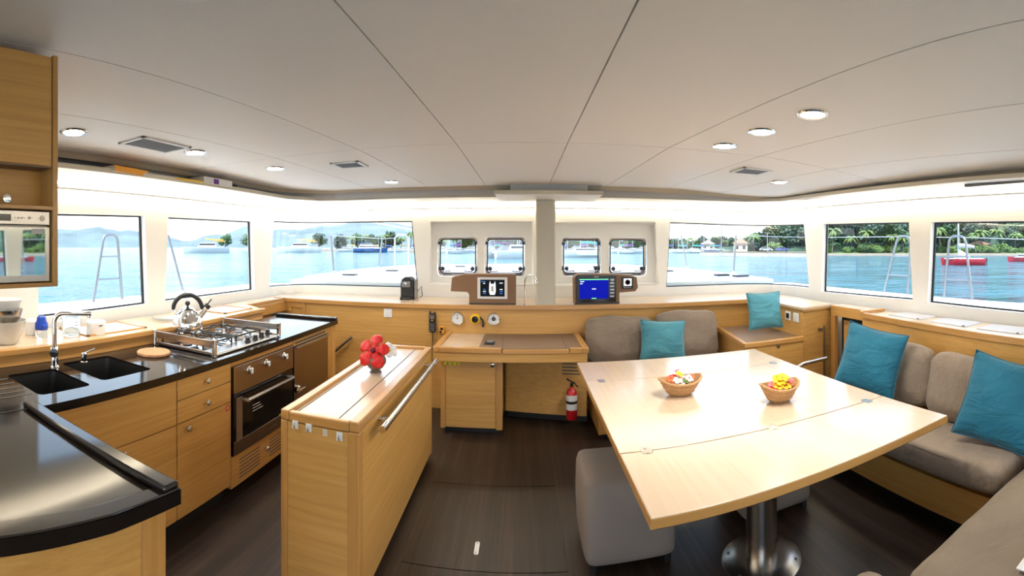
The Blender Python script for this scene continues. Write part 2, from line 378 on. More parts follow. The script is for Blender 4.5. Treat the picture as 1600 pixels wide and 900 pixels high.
# ---- hatch recesses in the forward wall, two opening ports in each
def hatch_bay(n0, key, ports, name):
    bl, br, tr, tl = OP[key]
    y0 = 4.95; yb = 5.06
    x0, x1 = w3(*bl).x, w3(*br).x; z0, z1 = bl[1], tl[1]
    if x0 > x1: x0, x1 = x1, x0
    holes = []; geo = []
    for (px0, px1, py0, py1) in ports:
        a = PY(px0, py0, yb); c = PY(px1, py1, yb); holes.append(rrect(a.x, c.x, c.z, a.z, .055)); geo.append((a.x, c.x, c.z, a.z))
    pl_ = B().plate([(x0-.03, z0-.03), (x1+.03, z0-.03), (x1+.03, z1+.03), (x0-.03, z1+.03)], holes, lambda a, b: (a, yb, b)).o(name, 'panel_white', solid=(.03, 0), normals=True)
    struct(pl_)
    # sloped reveal round the recess
    rv = B()
    for (a, b) in (((x0, z0), (x1, z0)), ((x1, z0), (x1, z1)), ((x1, z1), (x0, z1)), ((x0, z1), (x0, z0))):
        def sh(p, k): return ((p[0]-(x0+x1)/2)*(1-k)+(x0+x1)/2, (p[1]-(z0+z1)/2)*(1-k*1.3)+(z0+z1)/2)
        a2, b2 = sh(a, .035), sh(b, .035)
        rv.face([(a[0], y0-.002, a[1]), (b[0], y0-.002, b[1]), (b2[0], yb-.016, b2[1]), (a2[0], yb-.016, a2[1])])
    rv.o('reveal', 'panel_white', pl_, weld=True)
    for k, (a, c, zb, zt) in enumerate(geo):
        pane = B().prism(rrect(a+.004, c-.004, zb+.004, zt-.004, .05), yb+.055, yb+.061, 'Y').o('window_%d' % (n0+k), 'glass'); struct(pane)
        # aluminium frame, rubber seal, hinges and catches
        ring = B(); o1 = rrect(a+.001, c-.001, zb+.001, zt-.001, .052); o2 = rrect(a+.028, c-.028, zb+.035, zt-.028, .045)
        for i in range(len(o1)):
            j = (i+1) % len(o1)
            ring.face([(o1[i][0], yb+.035, o1[i][1]), (o1[j][0], yb+.035, o1[j][1]), (o2[j][0], yb+.05, o2[j][1]), (o2[i][0], yb+.05, o2[i][1])])
        ring.o('port_frame', 'steel', pane, weld=True, solid=(.008, 0))
        sl_ = rrect(a+.026, c-.026, zb+.033, zt-.026, .045)
        B().tube([(p[0], yb+.046, p[1]) for p in sl_], .007, 6, closed=True).o('seal', 'gasket', pane, smooth=True)
        for sx_ in (a+.022, c-.022):
            B().lathe([(.016, -.012), (.02, 0), (.016, .014)], (sx_, yb+.02, zt-.07), 10, (0, 1, 0)).o('hinge', 'black', pane)
            d_ = 1 if sx_ < (a+c)/2 else -1
            B().lathe([(.022, -.012), (.026, 0), (.014, .02)], (sx_+d_*.035, yb+.015, zb+.085), 12, (0, -1, 0)).o('catch', 'black', pane)
            B().bar((sx_+d_*.03, yb, zb+.052), (sx_+d_*.13, yb, zb+.058), .012, .012).o('catch_lever', 'black', pane, bevel=.003)
            B().lathe([(.008, 0), (.008, .006)], (sx_+d_*.045, yb-.012, zb+.055), 8, (0, -1, 0)).o('button', 'red', pane)
hatch_bay(7, 'p', [(683.5, 746, 370, 432), (757.5, 821, 370, 432)], 'wall_recess')
hatch_bay(9, 's', [(877.5, 939, 371, 431), (951, 1010.5, 371, 431)], 'wall_recess')

# ---- ceiling: separate lining panels with dark joints, soft edge, grey cove and a lit shelf ring below
ZC = 2.12
def zceil(x): return ZC - (max(0, x-1.35)**1.5)*.062
ce = struct(bx(-2.85, 3.1, -2.2, 5.3, ZC+.09, ZC+.15).o('ceiling', 'ceil_gap'), 'white panelled ceiling')
XL = [(-2.22, -2.22), (-1.66, -1.47), (-1.12, -.92), (-.43, -.36), (.262, .235), (.99, .80), (1.58, 1.38), (2.22, 1.93), (2.50, 2.46)]   # x of each joint at y=.5 and y=2.4
def jx(i, y):
    a, b = XL[i]; t = (y-.5)/1.9
    if y > 2.4: return b+(b-a)*.25*(y-2.4)/1.6
    return a+(b-a)*max(-.6, t)
rows = [(-2.2, 2.41), (2.41, 4.09)]
for i in range(len(XL)-1):
    for y0, y1 in rows:
        gx = .0028; b = B()
        n_y = 8 if y0 < 0 else 4
        b.grid(lambda u, v: (lambda y: (lambda x: (x, y, zceil(x)))((jx(i, y)+gx)*(1-u)+(jx(i+1, y)-gx)*u))(y0+gx+(y1-y0-2*gx)*v), 6, n_y)
        b.o('ceiling_panel', 'ceil', ce, weld=True, solid=(.03, 0), bevel=.0)
# soft beige edge of the lining, swept round three sides
def sweep(path, prof, closed=False):
    b = B(); k = len(path); rings = []
    for i, p in enumerate(path):
        p = Vector(p); a = Vector(path[i-1]) if i else p; c = Vector(path[i+1]) if i < k-1 else p
        d1 = (p-a).normalized() if i else (c-p).normalized(); d2 = (c-p).normalized() if i < k-1 else d1
        n1 = Vector((-d1.y, d1.x)); n2 = Vector((-d2.y, d2.x)); nn = (n1+n2).normalized(); sc_ = 1/max(.5, nn.dot(n1))
        rings.append([b.v(p.x+nn.x*q[0]*sc_, p.y+nn.y*q[0]*sc_, p.z+q[1]) for q in prof])
    for A, C in zip(rings, rings[1:]):
        for j in range(len(prof)-1): b.bm.faces.new([A[j], A[j+1], C[j+1], C[j]])
    return b
zl, zr = zceil(-2.22), zceil(2.48)
EDGE = [(-2.22, -2.2, zl), (-2.22, 3.62, zl), (-2.10, 3.86, zl), (-1.8, 4.06, zl), (-.3, 4.09, zl), (.7, 4.09, zl), (1.95, 4.05, zceil(1.95)), (2.32, 3.88, zceil(2.35)), (2.47, 3.5, zr), (2.48, -2.2, zr)]
sweep(EDGE, [(-.01, .002), (.03, -.004), (.055, -.014), (.068, -.028), (.06, -.042), (.03, -.046), (.03, .09)]).o('ceiling_edge', 'ceil_edge', ce, smooth='all')
zsL, zsR = 1.975, 1.915
def zs(x, y=0.):
    k = max(0, min(1, (y-1.25)/2.9)); return (zsL+(zsR-zsL)*max(0, min(1, (x-1.2)/1.3)))*(1-k)+2.02*k
# grey cove panel with slots behind the edge
cv = sweep([(p[0], p[1], zs(p[0], p[1])+.012) for p in EDGE], [(.10, 0), (.10, .2)]).o('cove_panel', 'grey_panel', ce, solid=(.01, 0))
def slot(p, q, z0, z1):
    b = B(); p = Vector(p); q = Vector(q); d = (q-p).normalized(); n_ = Vector((d.y, -d.x, 0))
    b.bar(p+n_*.008+Vector((0, 0, (z0+z1)/2)), q+n_*.008+Vector((0, 0, (z0+z1)/2)), .008, z1-z0); o = b.o('cove_slot', 'slot', ce)
    fr = B()
    for zz in (z0, z1): fr.bar(p+n_*.012+Vector((0, 0, zz)), q+n_*.012+Vector((0, 0, zz)), .014, .008)
    for e in (p, q): fr.bar(e+n_*.012+Vector((0, 0, z0)), e+n_*.012+Vector((0, 0, z1)), .014, .008)
    fr.o('slot_frame', 'slat', o)
    for k in range(3):
        zz = z0+(z1-z0)*(k+1)/4; B().bar(p+n_*.014+Vector((0, 0, zz)), q+n_*.014+Vector((0, 0, zz)), .008, .006).o('slot_slat', 'slat', o)
for y0, y1 in ((1.2, 1.95), (2.55, 3.15)): slot((-2.32, y0, 0), (-2.32, y1, 0), 2.035, 2.08)
for y0, y1 in ((2.05, 2.85), (.6, 1.75)): slot((2.58, y1, 0), (2.58, y0, 0), zs(2.5, y1)+.03, zs(2.5, y1)+.068)
# lit shelf ring
RIN = [(-2.16, -2.2), (-2.16, 3.72), (-1.98, 4.12), (-1.7, 4.2), (-.3, 4.22), (.68, 4.22), (1.75, 4.2), (2.2, 4.1), (2.40, 3.75), (2.42, -2.2)]
ROUT = [(-2.705, -2.2), (-2.74, 4.3), (-2.62, 4.72), (-2.2, 4.94), (-.3, 4.945), (.68, 4.945), (2.3, 4.94), (2.78, 4.72), (2.95, 4.2), (2.89, -2.2)]
b = B()
ti = [b.v(x, y, zs(x, y)+.018) for x, y in RIN]; to = [b.v(x, y, zs(x, y)+.018) for x, y in ROUT]
bi = [b.v(x, y, zs(x, y)) for x, y in RIN]; bo = [b.v(x, y, zs(x, y)+.012) for x, y in ROUT]
for i in range(len(RIN)-1):
    b.bm.faces.new([ti[i], ti[i+1], to[i+1], to[i]]); b.bm.faces.new([bi[i], bo[i], bo[i+1], bi[i+1]]); b.bm.faces.new([bi[i], bi[i+1], ti[i+1], ti[i]])
sh = struct(b.o('trim_1', 'white'), 'white overhead shelf running above the windows')
sweep([(x, y, zs(x, y)) for x, y in RIN], [(0., -.006), (-.012, -.006), (-.012, .022), (0., .022), (0, -.006)]).o('shelf_rim', 'rim', sh)
sweep([(x, y, zs(x, y)+.004) for x, y in ROUT], [(-.012, -.012), (-.030, -.012), (-.030, 0), (-.012, 0), (-.012, -.012)]).o('light_strip', 'strip_glow', sh)
# curtain track under the shelf
sweep([(x*.985, y-.0, zs(x, y)-.055) for x, y in ROUT], [(-.035, 0), (-.05, 0), (-.05, .014), (-.035, .014), (-.035, 0)]).o('curtain_track', 'plastic_white', sh)
# central beam box over the column
cb = struct(bx(PY(797, 300, 4.10).x, PY(917, 300, 4.10).x, 4.02, 4.3, 2.045, 2.112).o('trim_2', 'grey_panel', bevel=.01), 'grey box over the column')
B().prism([(PY(771, 300, 3.96).x, 3.95), (PY(943, 300, 3.96).x, 3.95), (PY(935, 300, 4.3).x, 4.3), (PY(779, 300, 4.3).x, 4.3)], 2.014, 2.046).o('beam_board', 'rim', cb, bevel=.003)
B().prism([(PY(774, 300, 3.96).x, 3.96), (PY(940, 300, 3.96).x, 3.96), (PY(935, 300, 4.3).x, 4.52), (PY(779, 300, 4.3).x, 4.52)], 2.006, 2.014).o('beam_underside', 'white', cb)
co = struct(bx(PY(837.5, 480, 4.36).x, PY(868, 480, 4.36).x, 4.36, 4.5, .97, 2.012).o('trim_3', 'column', bevel=.018, seg=3), 'beige column on the forward shelf')
# downlights
def downlight(x, y, label):
    z = ZC-.017
    for _ in range(3): p = P(x, y, z); z = zceil(p.x)-.017
    t = thing('ceiling_downlight', label, 'light', (p.x, p.y, z), 'recessed ceiling downlights')
    B().lathe([(.052, .002), (.066, .004), (.069, 0), (.066, -.005), (.052, -.004), (.050, .003)], (p.x, p.y, z), 28).o('trim_ring', 'chrome', t, smooth=True)
    B().lathe([(.051, -.003), (.03, -.004), (0, -.004)], (p.x, p.y, z), 24).o('lens', 'lamp_glow', t)
    l = bpy.data.lights.new('downlight', 'SPOT'); l.energy = LAMP_W; l.spot_size = radians(150); l.spot_blend = 1.; l.shadow_soft_size = .06; l.color = (1, .95, .87)
    lo = bpy.data.objects.new('downlight_lamp', l); COL.objects.link(lo); lo.parent = t; lo.location = (0, 0, -.03)
    return t
for (x, y, n_) in ((115, 206, 'round downlight nearest the tall oak cabinet'), (305, 238, 'round downlight just beyond the large air vent over the galley'), (430, 263, 'small round downlight over the hob end of the galley'),
                   (612, 284, 'round downlight near the ceiling edge above the coffee machine'), (1270, 179, 'largest round downlight above the dining table'), (1190, 206, 'middle of the three downlights in a row above the table'),
                   (1132, 228, 'farthest of the three downlights in a row above the table'), (1218, 284, 'round downlight near the ceiling edge above the pale teal cushion')): downlight(x, y, n_)
def vent(x, y, w_, d_, rz, label):
    z = ZC-.016
    for _ in range(3): p = P(x, y, z); z = zceil(p.x)-.016
    t = thing('ceiling_vent', label, 'vent', (0, 0, 0), 'ceiling air vents')
    fr = B(); 
    for (a, b_, c, d) in ((-w_/2, w_/2, -d_/2, -d_/2+.02), (-w_/2, w_/2, d_/2-.02, d_/2), (-w_/2, -w_/2+.02, -d_/2, d_/2), (w_/2-.02, w_/2, -d_/2, d_/2)): fr.box(a, b_, c, d, -.008, .004)
    fr.o('frame', 'plastic_white', t, bevel=.002)
    bx(-w_/2+.02, w_/2-.02, -d_/2+.02, d_/2-.02, 0, .003).o('backing', 'slot', t)
    nsl = max(4, int((d_-.04)/.018))
    for k in range(nsl):
        yy = -d_/2+.02+(d_-.04)*(k+.5)/nsl; bx(-w_/2+.02, w_/2-.02, yy-.005, yy+.005, -.006, -.001).o('slat', 'slat', t)
    t.location = (p.x, p.y, z); t.rotation_euler = (0, 0, rz)
vent(243, 226, .20, .36, 0, 'largest slatted ceiling vent, over the galley'); vent(546, 257, .2, .2, 0, 'small slatted ceiling vent between galley and hatches'); vent(1174, 267, .24, .22, 0, 'small slatted ceiling vent above the bench')

# ---- forward lower wall and shelf, port ledge, aft bulkhead
fw = struct(bx(-2.62, 2.40, 4.30, 4.36, 0, .965).o('wall_dash', 'oakX'), 'oak panelling below the forward shelf')
bx(-2.20, -2.195, 4.298, 4.301, .06, .95).o('panel_joint', 'solidZ', fw)
fs = struct(B().prism([(-2.62, 4.28), (-1.2, 4.285), (.2, 4.285), (1.6, 4.26), (2.38, 4.22), (2.38, 3.37), (2.80, 3.42), (2.86, 4.55), (2.6, 4.93), (-2.5, 4.93), (-2.7, 4.6)], .975, .997).o('trim_4', 'ledgeX', bevel=.002), 'pale wood shelf under the front windows')
B().prism([(-2.62, 4.27), (-1.2, 4.275), (.2, 4.275), (1.6, 4.25), (2.40, 4.21), (2.40, 4.24), (1.6, 4.285), (.2, 4.305), (-1.2, 4.305), (-2.62, 4.30)], .955, 1.0).o('shelf_lip', 'solidX', fs, bevel=.006, seg=2)
# ================================================================== GALLEY (port side)
XB, XF, ZK = -2.24, -1.62, .90
lg = struct(B().prism([(XB-.0, -2.0), (XB, 3.45), (-2.50, 3.62), (-2.50, 4.30), (-2.70, 4.5), (-2.70, -2.0)], .972, .992).o('trim_5', 'ledgeY', bevel=.002), 'pale wood ledge under the galley windows')
B().prism([(XB+.03, -2.0), (XB+.03, 3.47), (XB-.012, 3.47), (XB-.012, -2.0)], .962, .997).o('ledge_lip', 'solidY', lg, bevel=.006)
bx(XB-.01, XB+.012, -2.0, 3.45, .90, .962).o('ledge_riser', 'solidY', lg, bevel=.003)
B().bar((-2.49, 3.60, .985), (-2.49, 4.29, .985), .03, .035).o('ledge_lip', 'solidY', lg, bevel=.005)
bx(-2.50, -2.47, 3.60, 4.30, .86, .968).o('niche_header', 'solidY', lg, bevel=.004)
bx(-2.68, -2.66, 3.5, 4.30, .0, .97).o('niche_back', 'oakY', lg)
bx(-2.50, -2.40, 4.285, 4.30, .86, .955).o('niche_side', 'solidX', lg); bx(-2.27, -2.235, 4.285, 4.30, .3, .955).o('niche_post', 'solidZ', lg, bevel=.003)
bx(-2.45, -2.24, 4.286, 4.30, .90, .955).o('niche_rail', 'solidX', lg, bevel=.003)
# framed recesses let into the ledge top
for (xa, ya, yb_, nm) in ((-2.48, 1.62, 2.12, 1), (-2.48, 3.0, 3.4, 2)):
    fr = B()
    for (x0, x1, y0, y1) in ((xa-.17, xa+.17, ya, ya+.022), (xa-.17, xa+.17, yb_-.022, yb_), (xa-.17, xa-.15, ya, yb_), (xa+.15, xa+.17, ya, yb_)): fr.box(x0, x1, y0, y1, .990, 1.001)
    fr.o('recess_frame', 'solidY', lg, bevel=.002)
    bx(xa-.15, xa+.15, ya+.022, yb_-.022, .990, .994).o('recess_lid', 'white', lg)
# countertop: galley run with sink cut-outs, peninsula, raised rim
def sink_hole(a): return rrect(*a, .03, 3)
SK = [(-2.09, -1.74, .965, 1.245), (-2.16, -1.765, 1.33, 1.66)]
run = [(XB, -.8), (-1.30, -.8), (-1.12, -.2), (-1.0, .15), (-.92, .42), (-.86, .68), (-.835, .89), (XF, .89), (XF, 3.74), (XB, 3.74)]
wt = B().plate(run, [rrect(a[0], a[1], a[2], a[3], .03, 3) for a in SK], lambda a, b: (a, b, ZK)).o('galley_worktop', 'counter', solid=(.04, -1))
for p_ in wt.data.polygons[:1]:
    if p_.normal.z < 0: wt.data.flip_normals()
tag(wt, 'black glossy L-shaped galley worktop with two sinks', 'worktop')
def rim_bar(p, q, name='raised_rim'):
    B().bar((p[0], p[1], ZK+.011), (q[0], q[1], ZK+.011), .055, .022).o(name, 'counter', wt, bevel=.008, seg=2)
rim_bar((XF-.03, .862), (-.84, .862))
B().prism([(-.835, .89), (-.86, .68), (-.92, .42), (-1.0, .15), (-1.12, -.2), (-1.18, -.2), (-1.06, .16), (-.98, .43), (-.915, .68), (-.89, .83)], ZK, ZK+.006).o('raised_rim', 'counter', wt, bevel=.003)
rim_bar((XB, 3.71), (XF, 3.71)); B().bar((-1.62, -.5, ZK+.0015), (-1.62, .86, ZK+.0015), .003, .002).o('joint', 'ceil_gap', wt)
for xk in (-2.03, -1.96, -1.895, -1.835, -1.78):
    B().bar((xk, .50, ZK+.0005), (xk, .945, ZK+.0005), .010, .002).o('drain_groove', 'ceil_gap', wt)
for a in SK:
    s_ = B(); x0, x1, y0, y1 = a; zb = ZK-.17; o1 = rrect(x0, x1, y0, y1, .03, 3); o2 = rrect(x0+.012, x1-.012, y0+.012, y1-.012, .035, 3)
    for i in range(len(o1)):
        j = (i+1) % len(o1); s_.face([(o1[i][0], o1[i][1], ZK-.012), (o1[j][0], o1[j][1], ZK-.012), (o2[j][0], o2[j][1], zb), (o2[i][0], o2[i][1], zb)])
    s_.face([(p[0], p[1], zb) for p in o2])
    sk = s_.o('sink_bowl', 'sinkmat', wt, weld=True, smooth=True)
    B().lathe([(.03, 0), (.034, .003), (.0, .002)], ((x0+x1)/2, (y0+y1)/2, zb+.001), 16).o('drain', 'steel', sk)
# base units: carcass behind, fronts proud
XC = -1.655
kn = lambda t, y, z, X=XC+.016: B().lathe([(.007, 0), (.007, .012), (.015, .016), (.017, .024), (.012, .031), (0, .033)], (X, y, z), 16, (1, 0, 0)).o('knob', 'chrome', t, smooth=True)
def unit(name, label, y0, y1, group='galley base units'):
    t = thing(name, label, 'cabinet', (XC, (y0+y1)/2, 0), group)
    bx(XB+.03, XC, y0+.002, y1-.002, .12, .70).o('carcass', 'oakY', t); bx(XB+.05, XC-.05, y0, y1, .0, .12).o('plinth', 'black', t)
    return t
t = unit('sink_cabinet', 'wide oak cabinet under the sinks', .86, 1.715)
bx(XC, XC+.016, .865, 1.712, .622, .86).o('front_panel', 'oakY', t, bevel=.002); d = bx(XC, XC+.016, .865, 1.712, .12, .617).o('door', 'oakY', t, bevel=.002); kn(d, 1.345, .585)
t = unit('drawer_cabinet', 'oak cabinet with two drawers above a door, beside the oven', 1.717, 2.185)
for z0, z1 in ((.745, .86), (.623, .741)):
    d = bx(XC, XC+.016, 1.719, 2.183, z0, z1).o('drawer', 'oakY', t, bevel=.002); kn(d, 1.95, (z0+z1)/2)
d = bx(XC, XC+.016, 1.719, 2.183, .12, .618).o('door', 'oakY', t, bevel=.002); kn(d, 1.79, .585)
st = bx(XC+.016, XC+.0165, 2.135, 2.165, .575, .608).o('sticker', 'red', t); bx(XC+.0165, XC+.017, 2.145, 2.155, .582, .602).o('sticker_mark', 'paper', st)
# oven
OY0, OY1 = 2.20, 2.93
t = thing('built_in_oven', 'stainless built-in oven with black glass door and bar handle', 'oven', (XC, 2.56, 0))
bx(XB+.05, XC, OY0+.01, OY1-.01, .30, .83).o('body', 'darksteel', t); bx(XC, XC+.03, OY0, OY1, .66, .825).o('control_panel', 'brushed', t, bevel=.004)
for px, py in ((388, 578), (415, 567), (443, 556)):
    p = PX(px, py, XC+.03); k = B().lathe([(.026, 0), (.026, .006), (.02, .01), (.017, .028), (0, .03)], p, 18, (1, 0, 0)).o('knob', 'steel', t, smooth=True)
    B().bar(p+Vector((.03, 0, -.017)), p+Vector((.03, 0, .017)), .012, .014, (1, 0, 0)).o('knob_grip', 'paper', k, bevel=.002)
d = bx(XC, XC+.026, OY0, OY1, .285, .655).o('door', 'blackgloss', t, bevel=.004)
bx(XC+.026, XC+.0265, OY0+.025, OY0+.09, .37, .63).o('glass_strip', 'brownleather', d)
hb = B().tube([(XC+.02, OY0+.08, .615), (XC+.075, OY0+.08, .615), (XC+.075, OY1-.08, .615), (XC+.02, OY1-.08, .615)], .012, 8).o('handle', 'steel', d, smooth=True)
bx(XC, XC+.028, OY0, OY1, .285, .37).o('lower_strip', 'brushed', t, bevel=.003)
bx(XC+.028, XC+.0285, 2.6, 2.68, .322, .332).o('maker_plate', 'steel', t)
p = PX(442, 651, XC+.027); bx(XC+.0265, XC+.0272, p.y-.05, p.y+.05, p.z-.035, p.z+.03).o('energy_sticker', 'label_yellow', t)
for k in range(3): bx(XC+.0265, XC+.0268, 2.40, 2.52-.02*k, .50+.018*k, .504+.018*k).o('print_line', 'paper', t)
# vent drawer below oven, filler above
t = thing('oven_plinth_panel', 'oak panel with louvre slots below the oven', 'panel', (XC, 2.56, 0))
bx(XC-.02, XC+.016, 2.187, 2.945, .09, .28).o('board', 'oakY', t, bevel=.002)
for (y0, y1) in ((2.27, 2.50), (2.62, 2.87)):
    for k in range(6): bx(XC+.0155, XC+.0168, y0, y1, .125+.022*k, .132+.022*k).o('slot', 'ceil_gap', t)
kn(t, 2.56, .205)
bx(XC-.02, XC+.014, 2.187, 2.945, .828, .858).o('rail', 'solidY', t)
# fridge drawer / dishwasher front
t = thing('fridge_front', 'brushed steel fridge door at the end of the galley', 'fridge', (XC, 3.25, 0))
bx(XB+.05, XC-.002, 2.96, 3.64, .10, .83).o('body', 'darksteel', t); d = bx(XC-.002, XC+.022, 2.965, 3.56, .13, .80).o('door', 'brushed', t, bevel=.004)
B().bar((XC+.028, 2.975, .795), (XC+.028, 3.55, .795), .018, .018).o('pull_edge', 'steel', d, bevel=.003)
p = PX(463, 608, XC+.022); B().lathe([(.03, 0), (.03, .02), (.022, .03), (0, .03)], p, 16, (1, 0, 0)).o('latch', 'chrome', d, smooth=True)
B().bar(p+Vector((.028, 0, -.005)), p+Vector((.028, .09, -.005)), .012, .012).o('latch_lever', 'chrome', d, bevel=.003)
bx(XC-.002, XC+.012, 2.965, 3.60, .81, .858).o('vent_rail', 'oakY', t); bx(XC+.012, XC+.014, 2.99, 3.52, .82, .835).o('vent_slot', 'ceil_gap', t)
bx(XB+.02, XC+.02, 3.645, 3.72, 0, .858).o('end_panel', 'oakZ', t, bevel=.004); bx(XC-.002, XC+.016, 3.565, 3.645, .1, .858).o('stile', 'solidZ', t, bevel=.003)
# peninsula body
t = thing('peninsula_cabinet', 'oak peninsula cabinet under the scratched black counter', 'cabinet', (-1.3, .4, 0))
body = [(XF-.02, .86), (-.875, .86), (-.895, .68), (-.955, .42), (-1.035, .15), (-1.15, -.2), (-1.32, -.78), (XF-.02, -.78)]
B().prism(body, .08, .858).o('body', 'oakY', t)
B().prism([(-.868, .868), (-.875, .79), (-.93, .79), (-.93, .868)], .06, .859).o('corner_post', 'solidZ', t, bevel=.006)
B().prism([(x-.05, y-.03) for x, y in body], 0, .08).o('plinth', 'black', t)
# ---- hob with rails, grates, knobs
t = thing('gas_hob', 'steel four-burner gas hob with black grates and fiddle rails', 'hob', (-1.94, 2.44, ZK))
HX0, HX1, HY0, HY1 = -2.19, -1.68, 2.09, 2.80
bx(HX0, HX1, HY0, HY1, ZK+.002, ZK+.018).o('plate', 'steel', t, bevel=.008)
bx(HX0+.02, HX1-.11, HY0+.03, HY1-.03, ZK+.018, ZK+.020).o('tray', 'chrome', t)
for yy in (HY0-.012, HY1+.012):
    r = B().bar((HX0-.0, yy, ZK+.075), (HX1+.0, yy, ZK+.075), .008, .045).o('fiddle_rail', 'steel', t, bevel=.003)
    for xx in (HX0+.0, HX1): B().bar((xx, yy, ZK+.001), (xx, yy, ZK+.105), .024, .024, (1, 0, 0)).o('rail_post', 'chrome', r, bevel=.004)
    B().bar((HX0, yy, ZK+.02), (HX1, yy, ZK+.02), .012, .018).o('lower_bar', 'steel', r, bevel=.003)
for i, (bx_, by_) in enumerate(((-2.06, 2.26), (-1.885, 2.26), (-2.06, 2.60), (-1.885, 2.60))):
    bu = B().lathe([(.05, 0), (.05, .008), (.036, .012), (.036, .02), (.03, .026), (0, .027)], (bx_, by_, ZK+.02), 20).o('burner', 'steel', t, smooth=True)
    B().lathe([(.032, 0), (.034, .006), (0, .010)], (bx_, by_, ZK+.046), 18).o('burner_cap', 'black', bu, smooth=True)
for gy in (2.26, 2.60):
    gr = B()
    gr.tube([(-2.15, gy-.145, ZK+.052), (-1.80, gy-.145, ZK+.052), (-1.80, gy+.145, ZK+.052), (-2.15, gy+.145, ZK+.052)], .0065, 6, closed=True)
    for bx_ in (-2.06, -1.885):
        for dx, dy in ((.03, 0), (-.03, 0), (0, .04), (0, -.04)):
            e = (bx_+dx*2.9, gy+dy*3.6)
            gr.tube([(bx_+dx, gy+dy, ZK+.072), (bx_+dx*2, gy+dy*2.2, ZK+.074), (e[0], e[1], ZK+.052)], .006, 6)
    for xx in (-2.15, -1.80):
        for s_ in (-.145, .145): gr.tube([(xx, gy+s_, ZK+.018), (xx, gy+s_, ZK+.055)], .007, 6)
    gr.o('pan_grate', 'black', t, smooth=True)
for px, py in ((387, 533), (399, 529.5), (409, 525), (418, 521)):
    p = P(px, py, ZK+.022); k = B().lathe([(.021, -.004), (.021, .002), (.016, .004), (.015, .026), (0, .027)], p, 14).o('knob', 'black', t, smooth=True)
# ---- kettle
kb = Vector((-2.06, 2.26, ZK+.081)); t = thing('whistling_kettle', 'polished steel whistling kettle with black arched handle on the hob', 'kettle', kb)
B().lathe([(0, 0), (.088, 0), (.099, .01), (.103, .04), (.098, .08), (.082, .115), (.058, .142), (.05, .148)], kb, 32).o('body', 'chrome', t, smooth=True)
l_ = B().lathe([(.052, .146), (.05, .152), (.03, .164), (0, .168)], kb, 28).o('lid', 'chrome', t, smooth=True)
B().lathe([(.007, .166), (.007, .176), (.016, .182), (.018, .194), (.012, .204), (0, .207)], kb, 16).o('lid_knob', 'black', l_, smooth=True)
sd = Vector((.62, .78, 0)).normalized()
B().tube([kb+sd*.075+Vector((0, 0, .10)), kb+sd*.10+Vector((0, 0, .125)), kb+sd*.128+Vector((0, 0, .16))], [.026, .021, .018], 14).o('spout', 'chrome', t, smooth=True)
w_ = B().tube([kb+sd*.126+Vector((0, 0, .156)), kb+sd*.143+Vector((0, 0, .178))], [.023, .021], 12).o('whistle', 'black', t, smooth=True)
B().bar(kb+sd*.13+Vector((0, 0, .175)), kb+sd*.165+Vector((0, 0, .215)), .012, .008).o('whistle_lever', 'black', w_, bevel=.002)
ar = [kb+sd*(.098*cos(a))+Vector((0, 0, .150+.098*sin(a))) for a in [pi*(i/16) for i in range(17)]]
B().tube([kb-sd*.08+Vector((0, 0, .115))]+[ar[-1]], .006, 8).o('handle_mount', 'chrome', t); B().tube([kb+sd*.08+Vector((0, 0, .115)), ar[0]], .006, 8).o('handle_mount', 'chrome', t)
B().tube(ar, [.011]+[.015]*15+[.011], 12).o('handle', 'black', t, smooth=True)
# ---- trivet, tap, soap pump
p = P(240, 553, ZK+.001); tv = B().lathe([(0, 0), (.098, 0), (.102, .004), (.102, .014), (.098, .018), (0, .018)], p, 40).o('round_trivet', 'cork', smooth=True); tag(tv, 'round cork trivet on the black worktop', 'trivet')
p = P(85, 573, ZK); t = thing('kitchen_tap', 'tall chrome tap with long horizontal spout by the sinks', 'tap', p)
B().lathe([(.028, 0), (.028, .004), (.022, .008), (.022, .10), (.020, .105)], p, 20).o('base', 'chrome', t, smooth=True)
sd = (P(140, 573, ZK)-p).normalized(); tu = [p+Vector((0, 0, .10)), p+Vector((0, 0, .245))]+[p+Vector((0, 0, .245))+sd*(.045*(1-cos(a)))+Vector((0, 0, .045*sin(a))) for a in [pi/2*i/6 for i in range(1, 7)]]+[p+sd*.20+Vector((0, 0, .290))]
B().tube(tu, .014, 14).o('spout', 'chrome', t, smooth=True)
e = tu[-1]; B().tube([e+Vector((0, 0, -.002))-sd*.014, e-sd*.014+Vector((0, 0, -.026))], .010, 12).o('aerator', 'chrome', t, smooth=True)
cd_ = Vector((sd.y, -sd.x, 0)); mixb = B().tube([p+Vector((0, 0, .088))-sd*.0-cd_*.03, p+Vector((0, 0, .088))+cd_*.062], .024, 18).o('mixer', 'chrome', t, smooth=True)
B().tube([p+Vector((0, 0, .10))+cd_*.048, p+Vector((0, 0, .185))+cd_*.052], .006, 10).o('lever', 'chrome', mixb, smooth=True)
p = P(131, 566, ZK); t = thing('soap_pump', 'small chrome soap pump beside the tap', 'dispenser', p)
B().lathe([(.022, 0), (.022, .004), (.017, .008), (.017, .05), (.013, .055), (0, .056)], p, 16).o('body', 'chrome', t, smooth=True); B().tube([p+Vector((0, 0, .05)), p+Vector((.0, .075, .066))], .005, 8).o('nozzle', 'chrome', t, smooth=True)
